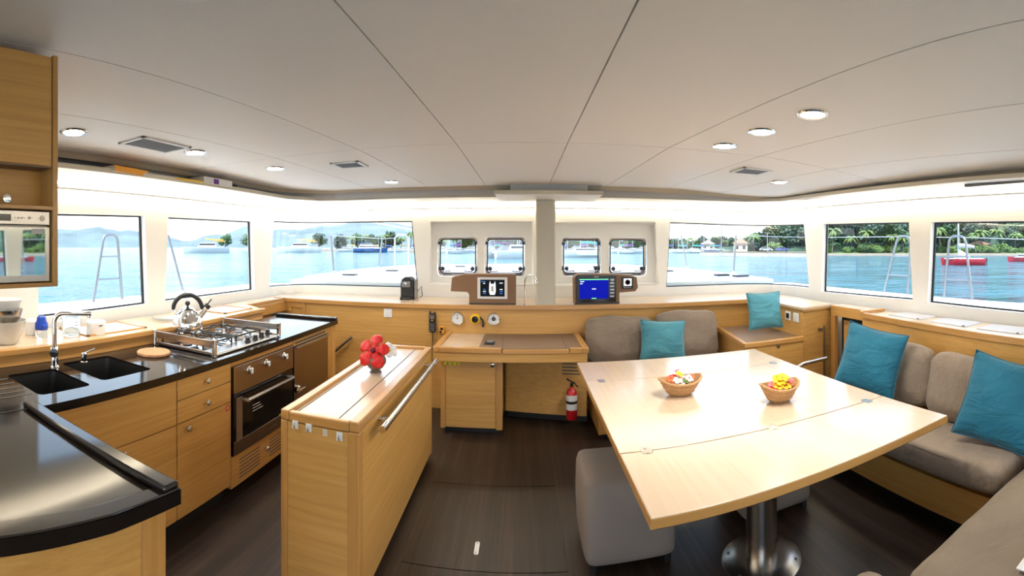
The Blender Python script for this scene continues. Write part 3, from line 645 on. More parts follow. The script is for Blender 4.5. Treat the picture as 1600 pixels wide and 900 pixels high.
# ---- things on the ledge
LZ = .993
def bowl(r, h, c, wall=.006): return B().lathe([(0, 0), (r*.5, 0), (r*.55, .006), (r*.85, h*.5), (r, h), (r-wall, h), (r*.82, h*.5), (r*.5, .012), (0, .01)], c, 36)
p = P(0, 541, LZ); p = Vector((-2.40, 1.10, LZ))
o = bowl(.125, .135, p).o('mixing_bowl', 'ceramic', smooth=True); tag(o, 'large cream mixing bowl at the bottom of the stack by the sink', 'bowl', 'stacked bowls')
o = bowl(.105, .10, p+Vector((0, 0, .098))).o('steel_bowl', 'steel', smooth=True); tag(o, 'steel bowl in the middle of the stack by the sink', 'bowl', 'stacked bowls')
o = bowl(.10, .09, p+Vector((0, 0, .165))).o('white_bowl', 'plastic_white', smooth=True); tag(o, 'pale bowl on top of the stack by the sink', 'bowl', 'stacked bowls')
p = Vector((-2.45, 1.37, LZ)); t = thing('cap_bottle', 'small clear jar with bright blue flip cap', 'bottle', p)
B().lathe([(0, 0), (.035, 0), (.038, .006), (.038, .045), (.034, .05), (0, .05)], p, 20).o('jar', 'clear', t, smooth=True); cp = B().lathe([(.039, .048), (.041, .052), (.041, .085), (.032, .10), (.028, .125), (.02, .13), (0, .13)], p, 20).o('cap', 'blueplastic', t, smooth=True)
B().box(-.018, .055, -.02, .02, .058, .085, Matrix.Translation(p)).o('spout', 'blueplastic', cp, bevel=.01)
p = Vector((-2.56, 1.36, LZ)); o = B().lathe([(0, 0), (.04, 0), (.043, .01), (.043, .085), (.03, .10), (0, .10)], p, 18).o('white_tub', 'plastic_white', smooth=True); tag(o, 'white plastic tub behind the blue-capped jar', 'tub')
p = Vector((-2.40, 1.56, LZ)); t = thing('measuring_jug', 'clear plastic measuring jug behind the tap', 'jug', p)
B().lathe([(0, 0), (.05, 0), (.054, .01), (.062, .115), (.066, .12), (.058, .118), (.05, .012), (0, .008)], p, 24).o('body', 'clear', t, smooth=True); B().tube([p+Vector((-.04, -.045, .10)), p+Vector((-.06, -.085, .095)), p+Vector((-.06, -.085, .04)), p+Vector((-.035, -.04, .025))], .008, 8).o('handle', 'clear', t, smooth=True)
for k in range(3): bx(p.x+.05, p.x+.0515+.0, p.y-.012, p.y+.012, LZ+.05+.02*k, LZ+.056+.02*k).o('graduation', 'grey_panel', t)
p = Vector((-2.36, 1.72, LZ)); t = thing('salt_box', 'round white lidded container with a dark slot beside the jug', 'container', p)
B().lathe([(0, 0), (.058, 0), (.062, .006), (.062, .06)], p, 28).o('body', 'plastic_white', t, smooth=True); B().lathe([(.064, .06), (.064, .078), (.056, .084), (0, .086)], p, 28).o('lid', 'plastic_white', t, smooth=True)
bx(p.x+.055, p.x+.0655, p.y-.02, p.y+.005, LZ+.058, LZ+.064).o('slot', 'black', t)
p = P(205, 500, LZ+.0); p = Vector((-2.47, 2.45, LZ)); o = B().lathe([(0, .003), (.05, .003), (.1, .014), (.102, .016), (.05, .008), (0, .008)], p, 32).o('saucer_plate', 'clear', smooth=True); tag(o, 'clear glass plate on the ledge left of the kettle', 'plate')

# ================================================================== TALL CABINET WITH MICROWAVE
CXF = -1.10; CY1 = .662; CZ0, CZ1 = 1.44, 2.085
t = thing('wall_cabinet', 'tall oak wall cabinet with niche, top left corner', 'cabinet', (CXF-.2, .3, CZ0))
bx(CXF-.45, CXF+.012, CY1-.016, CY1, CZ0, CZ1).o('side_panel', 'solidZ', t, bevel=.002); bx(CXF-.45, CXF-.44, -.6, CY1, CZ0, CZ1).o('back_panel', 'oakY', t)
bx(CXF-.45, CXF+.012, -.6, CY1-.016, CZ0, CZ0+.012).o('bottom_panel', 'solidY', t, bevel=.002)
bx(CXF-.02, CXF+.008, -.6, CY1-.018, 1.775, CZ1-.006).o('door', 'oakY', t, bevel=.002); bx(CXF-.45, CXF-.02, -.6, CY1-.016, CZ1-.02, CZ1).o('top_panel', 'oakY', t)
bx(CXF-.44, CXF+.004, -.6, CY1-.016, 1.770, 1.775).o('niche_top', 'brownleather', t)
ip = bx(CXF-.075, CXF-.06, -.6, CY1-.016, 1.665, 1.77).o('inner_panel', 'oakY', t); B().lathe([(.006, 0), (.006, .012), (.012, .016), (.012, .022), (0, .024)], (CXF-.06, PX(6, 314, CXF-.06).y, 1.685), 14, (1, 0, 0)).o('knob', 'chrome', ip, smooth=True)
bx(CXF-.44, CXF+.012, -.6, CY1-.016, 1.652, 1.664).o('niche_shelf', 'solidY', t, bevel=.002)
t = thing('microwave_oven', 'built-in grey microwave with mirrored door, in the wall cabinet', 'microwave', (CXF-.2, .4, CZ0+.012))
bx(CXF-.40, CXF-.012, .02, CY1-.022, CZ0+.013, 1.650).o('body', 'darksteel', t)
cpn = bx(CXF-.012, CXF+.004, .02, CY1-.022, 1.610, 1.649).o('control_panel', 'steel', t, bevel=.002)
py_ = lambda x: PX(x, 345, CXF+.004).y
bx(CXF+.004, CXF+.005, .1, py_(17), 1.620, 1.638).o('display', 'blackgloss', cpn)
for x, r in ((29, .003), (34, .003), (46, .004), (66, .008)): B().lathe([(r, 0), (r, .0012)], (CXF+.004, py_(x), 1.629), 14, (1, 0, 0)).o('button', 'darksteel', cpn)
for x, l in ((24, .004), (38, .003), (50, .003), (60, .003)): bx(CXF+.004, CXF+.0046, py_(x)-l/2, py_(x)+l/2, 1.6285, 1.6297).o('print', 'black', cpn)
d = bx(CXF-.012, CXF+.004, .02, CY1-.022, CZ0+.014, 1.606).o('door', 'steel', t, bevel=.002)
mat('mirror_glass', (.62, .68, .66), .03, 1.)
bx(CXF+.004, CXF+.005, .06, py_(70), 1.473, 1.600).o('window_glass', 'mirror_glass', d)
bx(CXF+.005, CXF+.0054, py_(49), py_(69), 1.586, 1.600).o('rating_label', 'grey_panel', d)
# ================================================================== ISLAND
IX0, IX1, IY0, IY1, IZ = -1.045, -.668, 1.765, 3.27, .82
t = thing('galley_island', 'narrow oak island unit with rimmed top and steel grab bar', 'island', ((IX0+IX1)/2, (IY0+IY1)/2, 0))
bx(IX0+.012, IX1-.012, IY0+.014, IY1-.012, .05, IZ-.045).o('body', 'oakY', t); bx(IX0+.03, IX1-.03, IY0+.05, IY1-.03, 0, .05).o('plinth', 'black', t)
bx(IX0+.035, IX1-.052, IY0+.004, IY0+.014, .05, IZ-.05).o('end_panel', 'oakX', t)
bx(IX1-.012, IX1-.003, IY0+.05, IY1-.03, .05, IZ-.135).o('side_panel', 'oakY', t, bevel=.001); bx(IX1-.012, IX1-.003, IY0+.05, IY1-.03, IZ-.133, IZ-.048).o('upper_panel', 'oakY', t, bevel=.001)
for x0, x1 in ((IX0, IX0+.034), (IX1-.052, IX1)):
    bx(x0, x1, IY0, IY0+.05, .04, IZ-.047).o('corner_post', 'solidZ', t, bevel=.005); bx(x0, x1, IY1-.03, IY1, .04, IZ-.047).o('corner_post', 'solidZ', t, bevel=.005)
bx(IX0+.03, IX1-.03, IY0+.03, IY1-.03, IZ-.05, IZ-.018).o('top_board', 'paleY', t)
bx(IX1-.118, IX1-.112, IY0+.03, IY1-.03, IZ-.0185, IZ-.0172).o('top_joint', 'ceil_gap', t); bx(IX0+.058, IX0+.063, IY0+.03, IY1-.03, IZ-.0185, IZ-.0172).o('top_joint', 'ceil_gap', t)
bx(IX0, IX0+.042, IY0, IY1, IZ-.046, IZ).o('rim', 'solidY', t, bevel=.006); bx(IX1-.045, IX1, IY0, IY1, IZ-.046, IZ-.002).o('rim', 'solidY', t, bevel=.006)
bx(IX0+.042, IX1-.045, IY0, IY0+.03, IZ-.046, IZ-.004).o('rim', 'solidX', t, bevel=.006); bx(IX0+.042, IX1-.045, IY1-.04, IY1, IZ-.046, IZ).o('rim', 'solidX', t, bevel=.006)
gb = [PX(592, 661, IX1+.055), PX(676, 563, IX1+.055)]
zb = IZ-.075
br = B().tube([(IX1+.055, 1.93, zb), (IX1+.055, 3.12, zb)], .016, 16).o('grab_bar', 'steel', t, smooth=True)
for y0, y1 in ((1.905, 1.975), (3.07, 3.15)): B().tube([(IX1+.055, y0, zb), (IX1+.055, y1, zb)], .0172, 16).o('bar_end', 'chrome', br, smooth=True)
for yy in (2.03, 3.03): B().tube([(IX1-.01, yy, zb-.0), (IX1+.02, yy, zb), (IX1+.055, yy, zb)], .009, 10).o('bar_bracket', 'chrome', br, smooth=True)
for i, x in enumerate((462, 483, 531)):
    p = PY(x, (663, 668, 681.5)[i], IY0+.004); pl_ = bx(p.x-.014, p.x+.014, IY0-.003, IY0+.004, p.z-.018, p.z+.018).o('hook_plate', 'plastic_white', t, bevel=.002)
    B().tube([(p.x, IY0-.003, p.z+.006), (p.x, IY0-.014, p.z), (p.x+.004, IY0-.012, p.z-.010), (p.x-.006, IY0-.008, p.z-.008)], .003, 6).o('hook', 'chrome', pl_)
p = PY(508, 676, IY0+.004); bx(p.x-.011, p.x+.011, IY0+.003, IY0+.0045, p.z-.015, p.z+.015).o('adhesive_mark', 'rim', t)
# vase with hibiscus
vp = P(587, 581, IZ-.017); t = thing('flower_vase', 'small round brown vase on the island', 'vase', vp)
B().lathe([(0, 0), (.036, 0), (.036, .006), (.024, .012), (.045, .03), (.062, .055), (.064, .075), (.054, .10), (.042, .11), (.036, .108), (.05, .07), (.03, .03), (0, .02)], vp, 28).o('bowl', 'vase', t, smooth=True)
def flower(name, c, nrm, r, m, label, group=None, petals=5, core='flower_dark', cup=.35, seed=0, wide=.85):
    rnd = random.Random(seed); q = Vector((0, 0, 1)).rotation_difference(Vector(nrm).normalized()).to_matrix(); c = Vector(c)
    t = thing(name, label, 'flower', c, group); a0 = rnd.random()*6
    for k in range(petals):
        a = a0+2*pi*k/petals; d = Vector((cos(a), sin(a), 0)); s_ = Vector((-sin(a), cos(a), 0)); L = r*(.9+.2*rnd.random()); b = B()
        def f(u, v):
            wv = L*wide*(.10+.72*u if u < .45 else .62*sqrt(max(.0, 1-((u-.58)/.43)**2))+.0)*.8
            return c+q @ (d*(L*u)+s_*((v-.5)*2*wv)+Vector((0, 0, L*(cup*sin(u*pi*.62)-.25*u*u-.10*(2*v-1)**2*u+.04*sin(u*17+k)))))
        b.grid(f, 9, 4); b.o('petal', m, t, smooth='all', solid=(.0012, 0))
    B().sphere(c+q @ Vector((0, 0, r*.06)), r*.16, 10, 6).o('centre', core, t, smooth='all')
    return t
hb_ = vp+Vector((-.004, -.035, .135)); flower('hibiscus_flower', hb_, (-.05, -.85, .45), .105, 'flower_red', 'red hibiscus bloom in the brown vase', cup=.10, seed=3, wide=.78)
flower('white_blossom', vp+Vector((.088, .005, .135)), (.6, -.6, .5), .045, 'flower_white', 'white blossom tucked behind the red hibiscus in the vase', core='flower_yellow', seed=5)

# ================================================================== NAVIGATION DESK
DX0, DX1, DY0, DZ = -.735, .525, 3.62, .74
t = thing('chart_desk', 'oak chart desk with leather-topped lid and apron', 'desk', (-.1, 3.95, 0))
bx(DX0+.01, DX1-.01, DY0+.025, 4.295, DZ-.10, DZ-.022).o('frame', 'oakX', t); bx(DX0+.01, DX1-.01, DY0+.012, DY0+.03, DZ-.117, DZ-.03).o('apron', 'oakX', t, bevel=.003)
xa = P(748, 541, DZ).x
bx(DX0+.05, xa, DY0+.04, 4.29, DZ-.022, DZ-.014).o('top_board', 'paleX', t)
lid = bx(xa+.002, DX1-.05, DY0+.04, 4.29, DZ-.022, DZ-.012).o('leather_top', 'brownleather', t)
xl0, xl1 = P(786, 540, DZ).x, P(884, 540, DZ).x
bx(xl0, xl1, DY0+.03, P(835, 527, DZ).y, DZ-.0125, DZ-.008).o('lid', 'brownleather', lid, bevel=.002)
for x0, x1, y0, y1 in ((xl0-.004, xl0, DY0+.03, 3.95), (xl1, xl1+.004, DY0+.03, 3.95), (xl0, xl1, 3.925, 3.93), (xl0-.02, xl0-.017, 3.95, 4.29), (xl1+.0, xl1+.003, 3.95, 4.29)): bx(x0, x1, y0, y1, DZ-.0125, DZ-.0112).o('lid_joint', 'ceil_gap', lid)
bx(.03, .2, 4.05, 4.07, DZ-.012, DZ-.0095).o('finger_slot', 'black', lid)
for x0, x1 in ((DX0, DX0+.052), (DX1-.052, DX1)): bx(x0, x1, DY0, 4.29, DZ-.045, DZ).o('rim', 'solidY', t, bevel=.006)
bx(DX0+.052, xl0-.008, DY0, DY0+.042, DZ-.045, DZ-.002).o('rim', 'solidX', t, bevel=.006); bx(xl0, xl1+.02, DY0+.004, DY0+.04, DZ-.05, DZ-.012).o('rim', 'solidX', t, bevel=.006); bx(xl1+.025, DX1-.052, DY0, DY0+.042, DZ-.045, DZ-.002).o('rim', 'solidX', t, bevel=.006)
p = P(765, 538, DZ-.01); t2 = thing('console_clip', 'small black gadget lying on the chart desk', 'gadget', p); bx(p.x-.045, p.x+.04, p.y-.01, p.y+.10, p.z, p.z+.006).o('base', 'black', t2, bevel=.003); bx(p.x-.025, p.x+.025, p.y+.02, p.y+.08, p.z+.006, p.z+.022).o('cradle', 'slat', t2, bevel=.008)
# drawer pedestal
t = thing('desk_pedestal', 'oak cupboard under the chart desk with round lock', 'cabinet', (-.43, 3.95, 0))
x0, x1, yf = -.69, -.172, 3.735
bx(x0+.01, x1-.01, yf+.01, 4.29, .05, DZ-.12).o('body', 'oakX', t); bx(x0+.045, x1-.062, yf+.001, yf+.012, .055, DZ-.122).o('door', 'oakX', t, bevel=.001)
bx(x0, x0+.04, yf, yf+.06, .04, DZ-.12).o('post', 'solidZ', t, bevel=.004); bx(x1-.055, x1, yf, yf+.06, .04, DZ-.12).o('post', 'solidZ', t, bevel=.004); bx(x0+.03, x1-.03, yf+.05, 4.2, 0, .05).o('plinth', 'black', t)
p = PY(769, 570.5, yf); lk = B().lathe([(.02, 0), (.02, .004), (.012, .008), (0, .009)], p+Vector((0, .002, 0)), 18, (0, -1, 0)).o('lock', 'chrome', t, smooth=True); B().lathe([(.008, 0), (.008, .003)], p-Vector((0, .007, 0)), 10, (0, -1, 0)).o('keyhole', 'blueplastic', lk)
a, c = PY(694, 565, yf), PY(718, 570.5, yf); lb = bx(a.x, c.x, yf-.001, yf+.002, c.z, a.z).o('warning_label', 'label_yellow', t)
for k in range(3): B().prism([(a.x+.02+.04*k, c.z+.006), (a.x+.04+.04*k, c.z+.006), (a.x+.03+.04*k, a.z-.006)], yf-.0016, yf-.001, 'Y').o('label_mark', 'black', lb)
# panel under the desk with louvres, recess to its side
A, C = P(791, 643, .06), P(917, 652, .06)
t = thing('knee_panel', 'oak panel with louvre slots below the chart desk', 'panel', (A+C)/2)
dv = (C-A).normalized(); nv = Vector((dv.y, -dv.x, 0))
B().bar(A+Vector((0, 0, .28)), C+Vector((0, 0, .28)), .02, .535).o('board', 'oakX', t); B().bar(A-nv*.03+Vector((0, 0, -.02)), C-nv*.03+Vector((0, 0, -.02)), .02, .05).o('plinth', 'black', t)
for k in range(4):
    zz = PY(890, 567+5.2*k, 4.0).z; f0, f1 = A.lerp(C, .70), A.lerp(C, .93); B().bar(Vector((f0.x, f0.y, zz))+nv*.0105, Vector((f1.x, f1.y, zz))+nv*.0105, .002, .011).o('slot', 'ceil_gap', t)
# fire extinguisher
p = P(893, 650, .07)+Vector((-.01, -.105, 0)); t = thing('fire_extinguisher', 'small red fire extinguisher beside the bench', 'extinguisher', p)
p = Vector((p.x, p.y, .085)); B().box(-.02, .02, .03, .075, .06, .2, Matrix.Translation(p)).o('bracket', 'black', t)
B().lathe([(0, 0), (.042, 0), (.047, .008), (.047, .215), (.038, .245), (.02, .262), (.016, .275), (0, .275)], p, 24).o('cylinder', 'red', t, smooth=True)
B().lathe([(.0475, .085), (.0482, .09), (.0482, .135), (.0475, .14)], p, 24).o('label', 'paper', t, smooth=True); B().lathe([(.0475, .16), (.0482, .165), (.0482, .205), (.0475, .21)], p, 24).o('label', 'paper', t, smooth=True); B().lathe([(.049, .138), (.05, .142), (.05, .156), (.049, .16)], p, 24).o('strap', 'black', t, smooth=True)
B().tube([p+Vector((0, 0, .27)), p+Vector((0, 0, .305))], .014, 10).o('valve', 'black', t); B().bar(p+Vector((.03, 0, .30)), p+Vector((-.045, -.01, .345)), .018, .012).o('lever', 'black', t, bevel=.003); B().bar(p+Vector((.03, 0, .292)), p+Vector((.055, 0, .27)), .016, .010).o('grip', 'black', t, bevel=.003)

# ---- instruments on the forward panelling (front face y = 4.30)
YW = 4.30
def gauge(x, y, r, label, name, ring):
    p = PY(x, y, YW); t = thing(name, label, 'gauge', p)
    B().lathe([(r, 0), (r, .02), (r*.93, .028), (r*.86, .026), (r*.86, .018)], p, 32, (0, -1, 0)).o('bezel', 'chrome', t, smooth=True)
    f_ = B().lathe([(r*.87, .016), (r*.87, .0185), (0, .0186)], p, 32, (0, -1, 0)).o('dial', 'paper', t)
    B().bar(p+Vector((0, -.020, 0)), p+Vector((.0, -.020, r*.62)), .003, .005, (0, 1, 0)).o('needle', 'black', f_); B().lathe([(r*.12, 0), (r*.12, .004)], p+Vector((0, -.0187, 0)), 12, (0, -1, 0)).o('hub', 'darksteel', f_)
    for k in range(12):
        a = 2*pi*k/12; B().bar(p+Vector((cos(a)*r*.68, -.0192, sin(a)*r*.68)), p+Vector((cos(a)*r*.80, -.0192, sin(a)*r*.80)), .003, .003, (0, 1, 0)).o('tick', 'black', f_)
    if ring: B().lathe([(r*.36, .0187), (r*.36, .0195), (r*.28, .0195), (r*.28, .0187)], p, 24, (0, -1, 0)).o('inner_ring', 'darksteel', f_)
    return t
gauge(715, 497, .062, 'round chrome clock on the oak panelling above the desk', 'wall_clock', False); gauge(771.5, 498, .060, 'round chrome barometer with ringed dial on the oak panelling', 'barometer', True)
p = PY(743, 498, YW); t = thing('hand_compass', 'yellow hand compass with black cord between the two dials', 'compass', p)
B().lathe([(.05, 0), (.052, .02), (.044, .04), (.034, .046)], p, 10, (0, -1, 0)).o('body', 'yellow', t, smooth=True); B().lathe([(.034, .04), (.03, .05), (0, .052)], p, 20, (0, -1, 0)).o('lens', 'blackgloss', t, smooth=True)
B().tube([p+Vector((.04, -.02, .02)), p+Vector((.07, -.02, -.01)), p+Vector((.075, -.015, -.05)), p+Vector((.07, -.01, -.075))], .009, 6).o('cord', 'black', t, smooth=True)
p = PY(676.5, 503, YW); t = thing('radio_handset', 'black radio handset with keypad hanging on the panelling', 'handset', p)
bx(p.x-.032, p.x+.032, YW-.045, YW-.001, p.z-.095, p.z+.085).o('body', 'black', t, bevel=.012); bx(p.x-.022, p.x+.022, YW-.047, YW-.044, p.z+.035, p.z+.07).o('screen', 'darksteel', t); B().bar((p.x-.024, YW-.02, p.z+.08), (p.x-.024, YW-.02, p.z+.105), .012, .012).o('antenna', 'black', t); B().bar((p.x+.02, YW-.02, p.z+.08), (p.x+.02, YW-.02, p.z+.098), .014, .014).o('dial_knob', 'black', t)
for r_ in range(4):
    for c_ in range(3): bx(p.x-.02+.015*c_, p.x-.010+.015*c_, YW-.047, YW-.044, p.z-.08+.02*r_, p.z-.07+.02*r_).o('key', 'slat', t)
bx(p.x-.006, p.x+.006, YW-.048, YW-.044, p.z+.016, p.z+.026).o('key', 'yellow', t)
B().tube([p+Vector((0, -.02, -.09)), p+Vector((.002, -.03, -.2)), p+Vector((.0, -.05, -.3)), p+Vector((.003, -.05, -.40))], .005, 6).o('cord', 'black', t, smooth=True)
p = PY(691, 515, YW); t = thing('yellow_meter', 'small yellow and black meter below the clock', 'meter', p); bx(p.x-.025, p.x+.025, YW-.03, YW-.001, p.z-.035, p.z+.035).o('case', 'orange', t, bevel=.008); bx(p.x-.014, p.x+.014, YW-.033, YW-.029, p.z+.0, p.z+.025).o('dial', 'black', t); bx(p.x-.02, p.x+.0, YW-.034, YW-.029, p.z-.03, p.z-.005).o('probe', 'black', t, bevel=.003)
def socket(p, nx, label, dark, grp=None):
    t = thing('wall_switch', label, 'switch', p, grp); m_ = orient(p, (nx[1], -nx[0], 0), nx) if abs(nx[2]) < 1 else None
    B().box(-.042, .042, -.042, .042, 0, .010, m_).o('plate', 'plastic_white', t, bevel=.003); B().box(-.024, .024, -.024, .024, .010, .013, m_).o('rocker', dark, t, bevel=.002)
socket(PY(606.5, 489, YW), (0, -1, 0), 'white square wall switch left of the radio handset', 'paper')
# handrail on panelling
a, c = PY(511, 560, YW-.05), PY(549, 527, YW-.05); t = thing('stair_handrail', 'sloping steel handrail on the oak panelling', 'handrail', c)
B().tube([a, c], .014, 12).o('rail', 'darksteel', t, smooth=True); q_ = a.lerp(c, .94); B().tube([q_, q_+Vector((0, .05, -.0))], .009, 10).o('bracket', 'darksteel', t)

# ---- things on the forward shelf
SZ = .998
p = P(637, 467, SZ); t = thing('coffee_machine', 'small black capsule coffee machine on the shelf', 'coffee machine', p)
prof = [(-.065, 0), (.065, 0), (.07, .02), (.07, .17), (.06, .21), (.03, .235), (-.02, .235), (-.055, .21), (-.068, .165)]
bd = B().prism([(p.x+a_, p.z+b_) for a_, b_ in prof], p.y-.05, p.y+.10, 'Y').o('body', 'black', t, bevel=.012); bx(p.x-.055, p.x+.055, p.y-.115, p.y-.05, SZ, SZ+.03).o('drip_tray', 'black', t, bevel=.006)
bx(p.x+.07, p.x+.09, p.y-.02, p.y+.10, SZ, SZ+.21).o('water_tank', 'darksteel', t, bevel=.008); bx(p.x-.045, p.x+.045, p.y-.085, p.y-.05, SZ+.13, SZ+.19).o('brew_head', 'slat', t, bevel=.01); B().lathe([(.018, 0), (.018, .01), (0, .012)], (p.x, p.y-.085, SZ+.165), 14, (0, -1, 0)).o('button', 'steel', t)
B().tube([p+Vector((.09, .08, .08)), p+Vector((.13, .08, .13)), p+Vector((.14, .09, .03)), p+Vector((.11, .12, .006))], .004, 6).o('power_cord', 'black', t, smooth=True)
def console(name, label, outline, y0, depth, lean):
    t = thing(name, label, 'console', (sum(a for a, b in outline)/len(outline), y0, SZ))
    return t
def PZ(x, y): return PY(x, y, 4.36)
# left console: outline read from the photograph
ol = [(733, 474), (806, 474), (806, 428), (801, 427), (770, 427), (725, 427), (706, 432), (704, 454), (730, 455), (733, 459)]
pts = [(PZ(*q).x, PZ(*q).z) for q in ol]; t = thing('display_console', 'brown console with a small white-framed screen', 'console', (PZ(770, 474).x, 4.36, SZ))
dz = SZ-min(b for a, b in pts); pts = [(a, b+dz) for a, b in pts]
B().prism(pts, 4.36, 4.52, 'Y').o('housing', 'leather_console', t, bevel=.006); bx(pts[0][0], pts[1][0], 4.355, 4.52, SZ, SZ+.012).o('base_strip', 'black', t)
a, c = PY(746, 432, 4.352), PY(793, 466, 4.352); a.z += dz; c.z += dz
bz = bx(a.x, c.x, 4.348, 4.362, c.z, a.z).o('screen_bezel', 'paper', t, bevel=.003); a2, c2 = a+Vector((.028, 0, -.022)), c+Vector((-.028, 0, .024))
scn = bx(a2.x, c2.x, 4.3465, 4.35, c2.z, a2.z).o('screen', 'scr_dark', t)
mx_, mz_ = (a2.x+c2.x)/2, (a2.z+c2.z)/2; wv, hv = c2.x-a2.x, a2.z-c2.z
B().prism([(mx_-wv*.10, mz_-hv*.40), (mx_-wv*.14, mz_-hv*.2), (mx_-wv*.13, mz_+hv*.25), (mx_-wv*.10, mz_+hv*.42), (mx_-wv*.06, mz_+hv*.25), (mx_+wv*.06, mz_+hv*.25), (mx_+wv*.10, mz_+hv*.42), (mx_+wv*.13, mz_+hv*.25), (mx_+wv*.14, mz_-hv*.2), (mx_+wv*.10, mz_-hv*.40)], 4.3458, 4.3464, 'Y').o('boat_diagram', 'scr_white', scn)
B().prism([(mx_-wv*.06, mz_-hv*.2), (mx_+wv*.06, mz_-hv*.2), (mx_+wv*.05, mz_+hv*.12), (mx_-wv*.05, mz_+hv*.12)], 4.3452, 4.3457, 'Y').o('diagram_cabin', 'grey_panel', scn)
for (u, v, l, m_) in ((-.38, .38, .18, 'scr_cyan'), (-.34, .28, .08, 'scr_white'), (.36, .3, .14, 'scr_white'), (-.33, -.08, .1, 'scr_cyan'), (-.33, -.2, .12, 'scr_white'), (-.33, -.32, .12, 'scr_cyan'), (.36, -.08, .12, 'scr_white'), (.36, -.2, .12, 'scr_cyan'), (.36, -.32, .12, 'scr_cyan')):
    bx(mx_+u*wv-l*wv/2, mx_+u*wv+l*wv/2, 4.3458, 4.3464, mz_+v*hv-.004, mz_+v*hv+.004).o('readout', m_, scn)
# right console
ol = [(898, 474), (968, 474), (968, 456), (993, 454), (997, 448), (995, 432), (985, 429), (962, 427), (903, 427), (897, 433)]
pts = [(PZ(*q).x, PZ(*q).z) for q in ol]; pts = [(a, b+dz) for a, b in pts]; t = thing('plotter_console', 'brown console with a large blue plotter screen', 'console', (PZ(930, 474).x, 4.36, SZ))
B().prism(pts, 4.36, 4.52, 'Y').o('housing', 'leather_console', t, bevel=.006); bx(pts[0][0], pts[1][0], 4.355, 4.52, SZ, SZ+.012).o('base_strip', 'black', t)
a, c = PY(900.5, 429.5, 4.35), PY(962.5, 470, 4.35); a.z += dz; c.z += dz; bz = bx(a.x, c.x, 4.34, 4.362, c.z, a.z).o('plotter_bezel', 'blackgloss', t, bevel=.004)
W_, Hh = c.x-a.x, a.z-c.z; sx0, sx1, sz0, sz1 = a.x+W_*.075, a.x+W_*.80, c.z+Hh*.13, a.z-Hh*.13
scn = bx(sx0, sx1, 4.3385, 4.341, sz0, sz1).o('screen', 'scr_blue', t)
bx(sx0, sx1, 4.338, 4.3384, sz1-.008, sz1).o('menu_bar', 'scr_green', scn); bx((sx0+sx1)/2-.02, (sx0+sx1)/2+.02, 4.338, 4.3384, (sz0+sz1)/2-.005, (sz0+sz1)/2+.004).o('message', 'scr_white', scn); bx((sx0+sx1)/2-.022, (sx0+sx1)/2+.022, 4.338, 4.3384, sz0, sz0+.007).o('soft_key', 'scr_green', scn)
for k, l in enumerate((.04, .025)): bx(sx0+.006, sx0+.006+l, 4.338, 4.3384, sz1-.028-.02*k, sz1-.02-.02*k).o('readout', 'scr_white', scn)
for k in range(6): bx(a.x+W_*.84, a.x+W_*.95, 4.3385, 4.341, a.z-Hh*(.2+.125*k), a.z-Hh*(.125+.125*k)).o('key', 'darksteel', t, bevel=.002)
B().lathe([(.014, 0), (.012, .012), (0, .013)], (a.x+W_*.895, 4.34, a.z-Hh*.17), 16, (0, -1, 0)).o('rotary_knob', 'grey_panel', t, smooth=True)
bx((a.x+c.x)/2-.022, (a.x+c.x)/2+.022, 4.3385, 4.341, a.z-.016, a.z-.010).o('maker_mark', 'paper', t)
a, c = PY(971.5, 432, 4.35), PY(989.5, 450, 4.35); a.z += dz; c.z += dz; ins = bx(a.x, c.x, 4.345, 4.362, c.z, a.z).o('instrument', 'black', t, bevel=.003)
bx(a.x+.018, c.x-.018, 4.3435, 4.346, c.z+.03, a.z-.012).o('instrument_screen', 'scr_white', ins); B().lathe([(.030, 0), (.030, .001), (.022, .001), (.022, 0)], ((a.x+c.x)/2, 4.3433, (c.z+a.z)/2+.008), 24, (0, -1, 0)).o('dial_ring', 'grey_panel', ins)
for k in range(4): bx(a.x+.02+.02*k, a.x+.03+.02*k, 4.3435, 4.346, c.z+.01, c.z+.016).o('key', 'grey_panel', ins)
# gooseneck lamp
p = P(820, 478, SZ)+Vector((0, .02, 0)); t = thing('gooseneck_lamp', 'slim chrome gooseneck reading lamp beside the column', 'lamp', p)
B().lathe([(.018, 0), (.018, .004), (.009, .012), (0, .012)], p, 16).o('base', 'chrome', t, smooth=True)
pa = [p+Vector((0, 0, .01)), p+Vector((0, 0, .22))]+[p+Vector((.055-.055*cos(a), -.02*sin(a), .22+.075*sin(a))) for a in [pi*.88*i/10 for i in range(1, 11)]]
B().tube(pa, .005, 8).o('neck', 'chrome', t, smooth=True); e = pa[-1]; B().lathe([(.006, .0), (.013, -.012), (.016, -.035), (.012, -.04), (0, -.04)], e, 14, (-.1, 0, 1)).o('head', 'chrome', t, smooth=True)

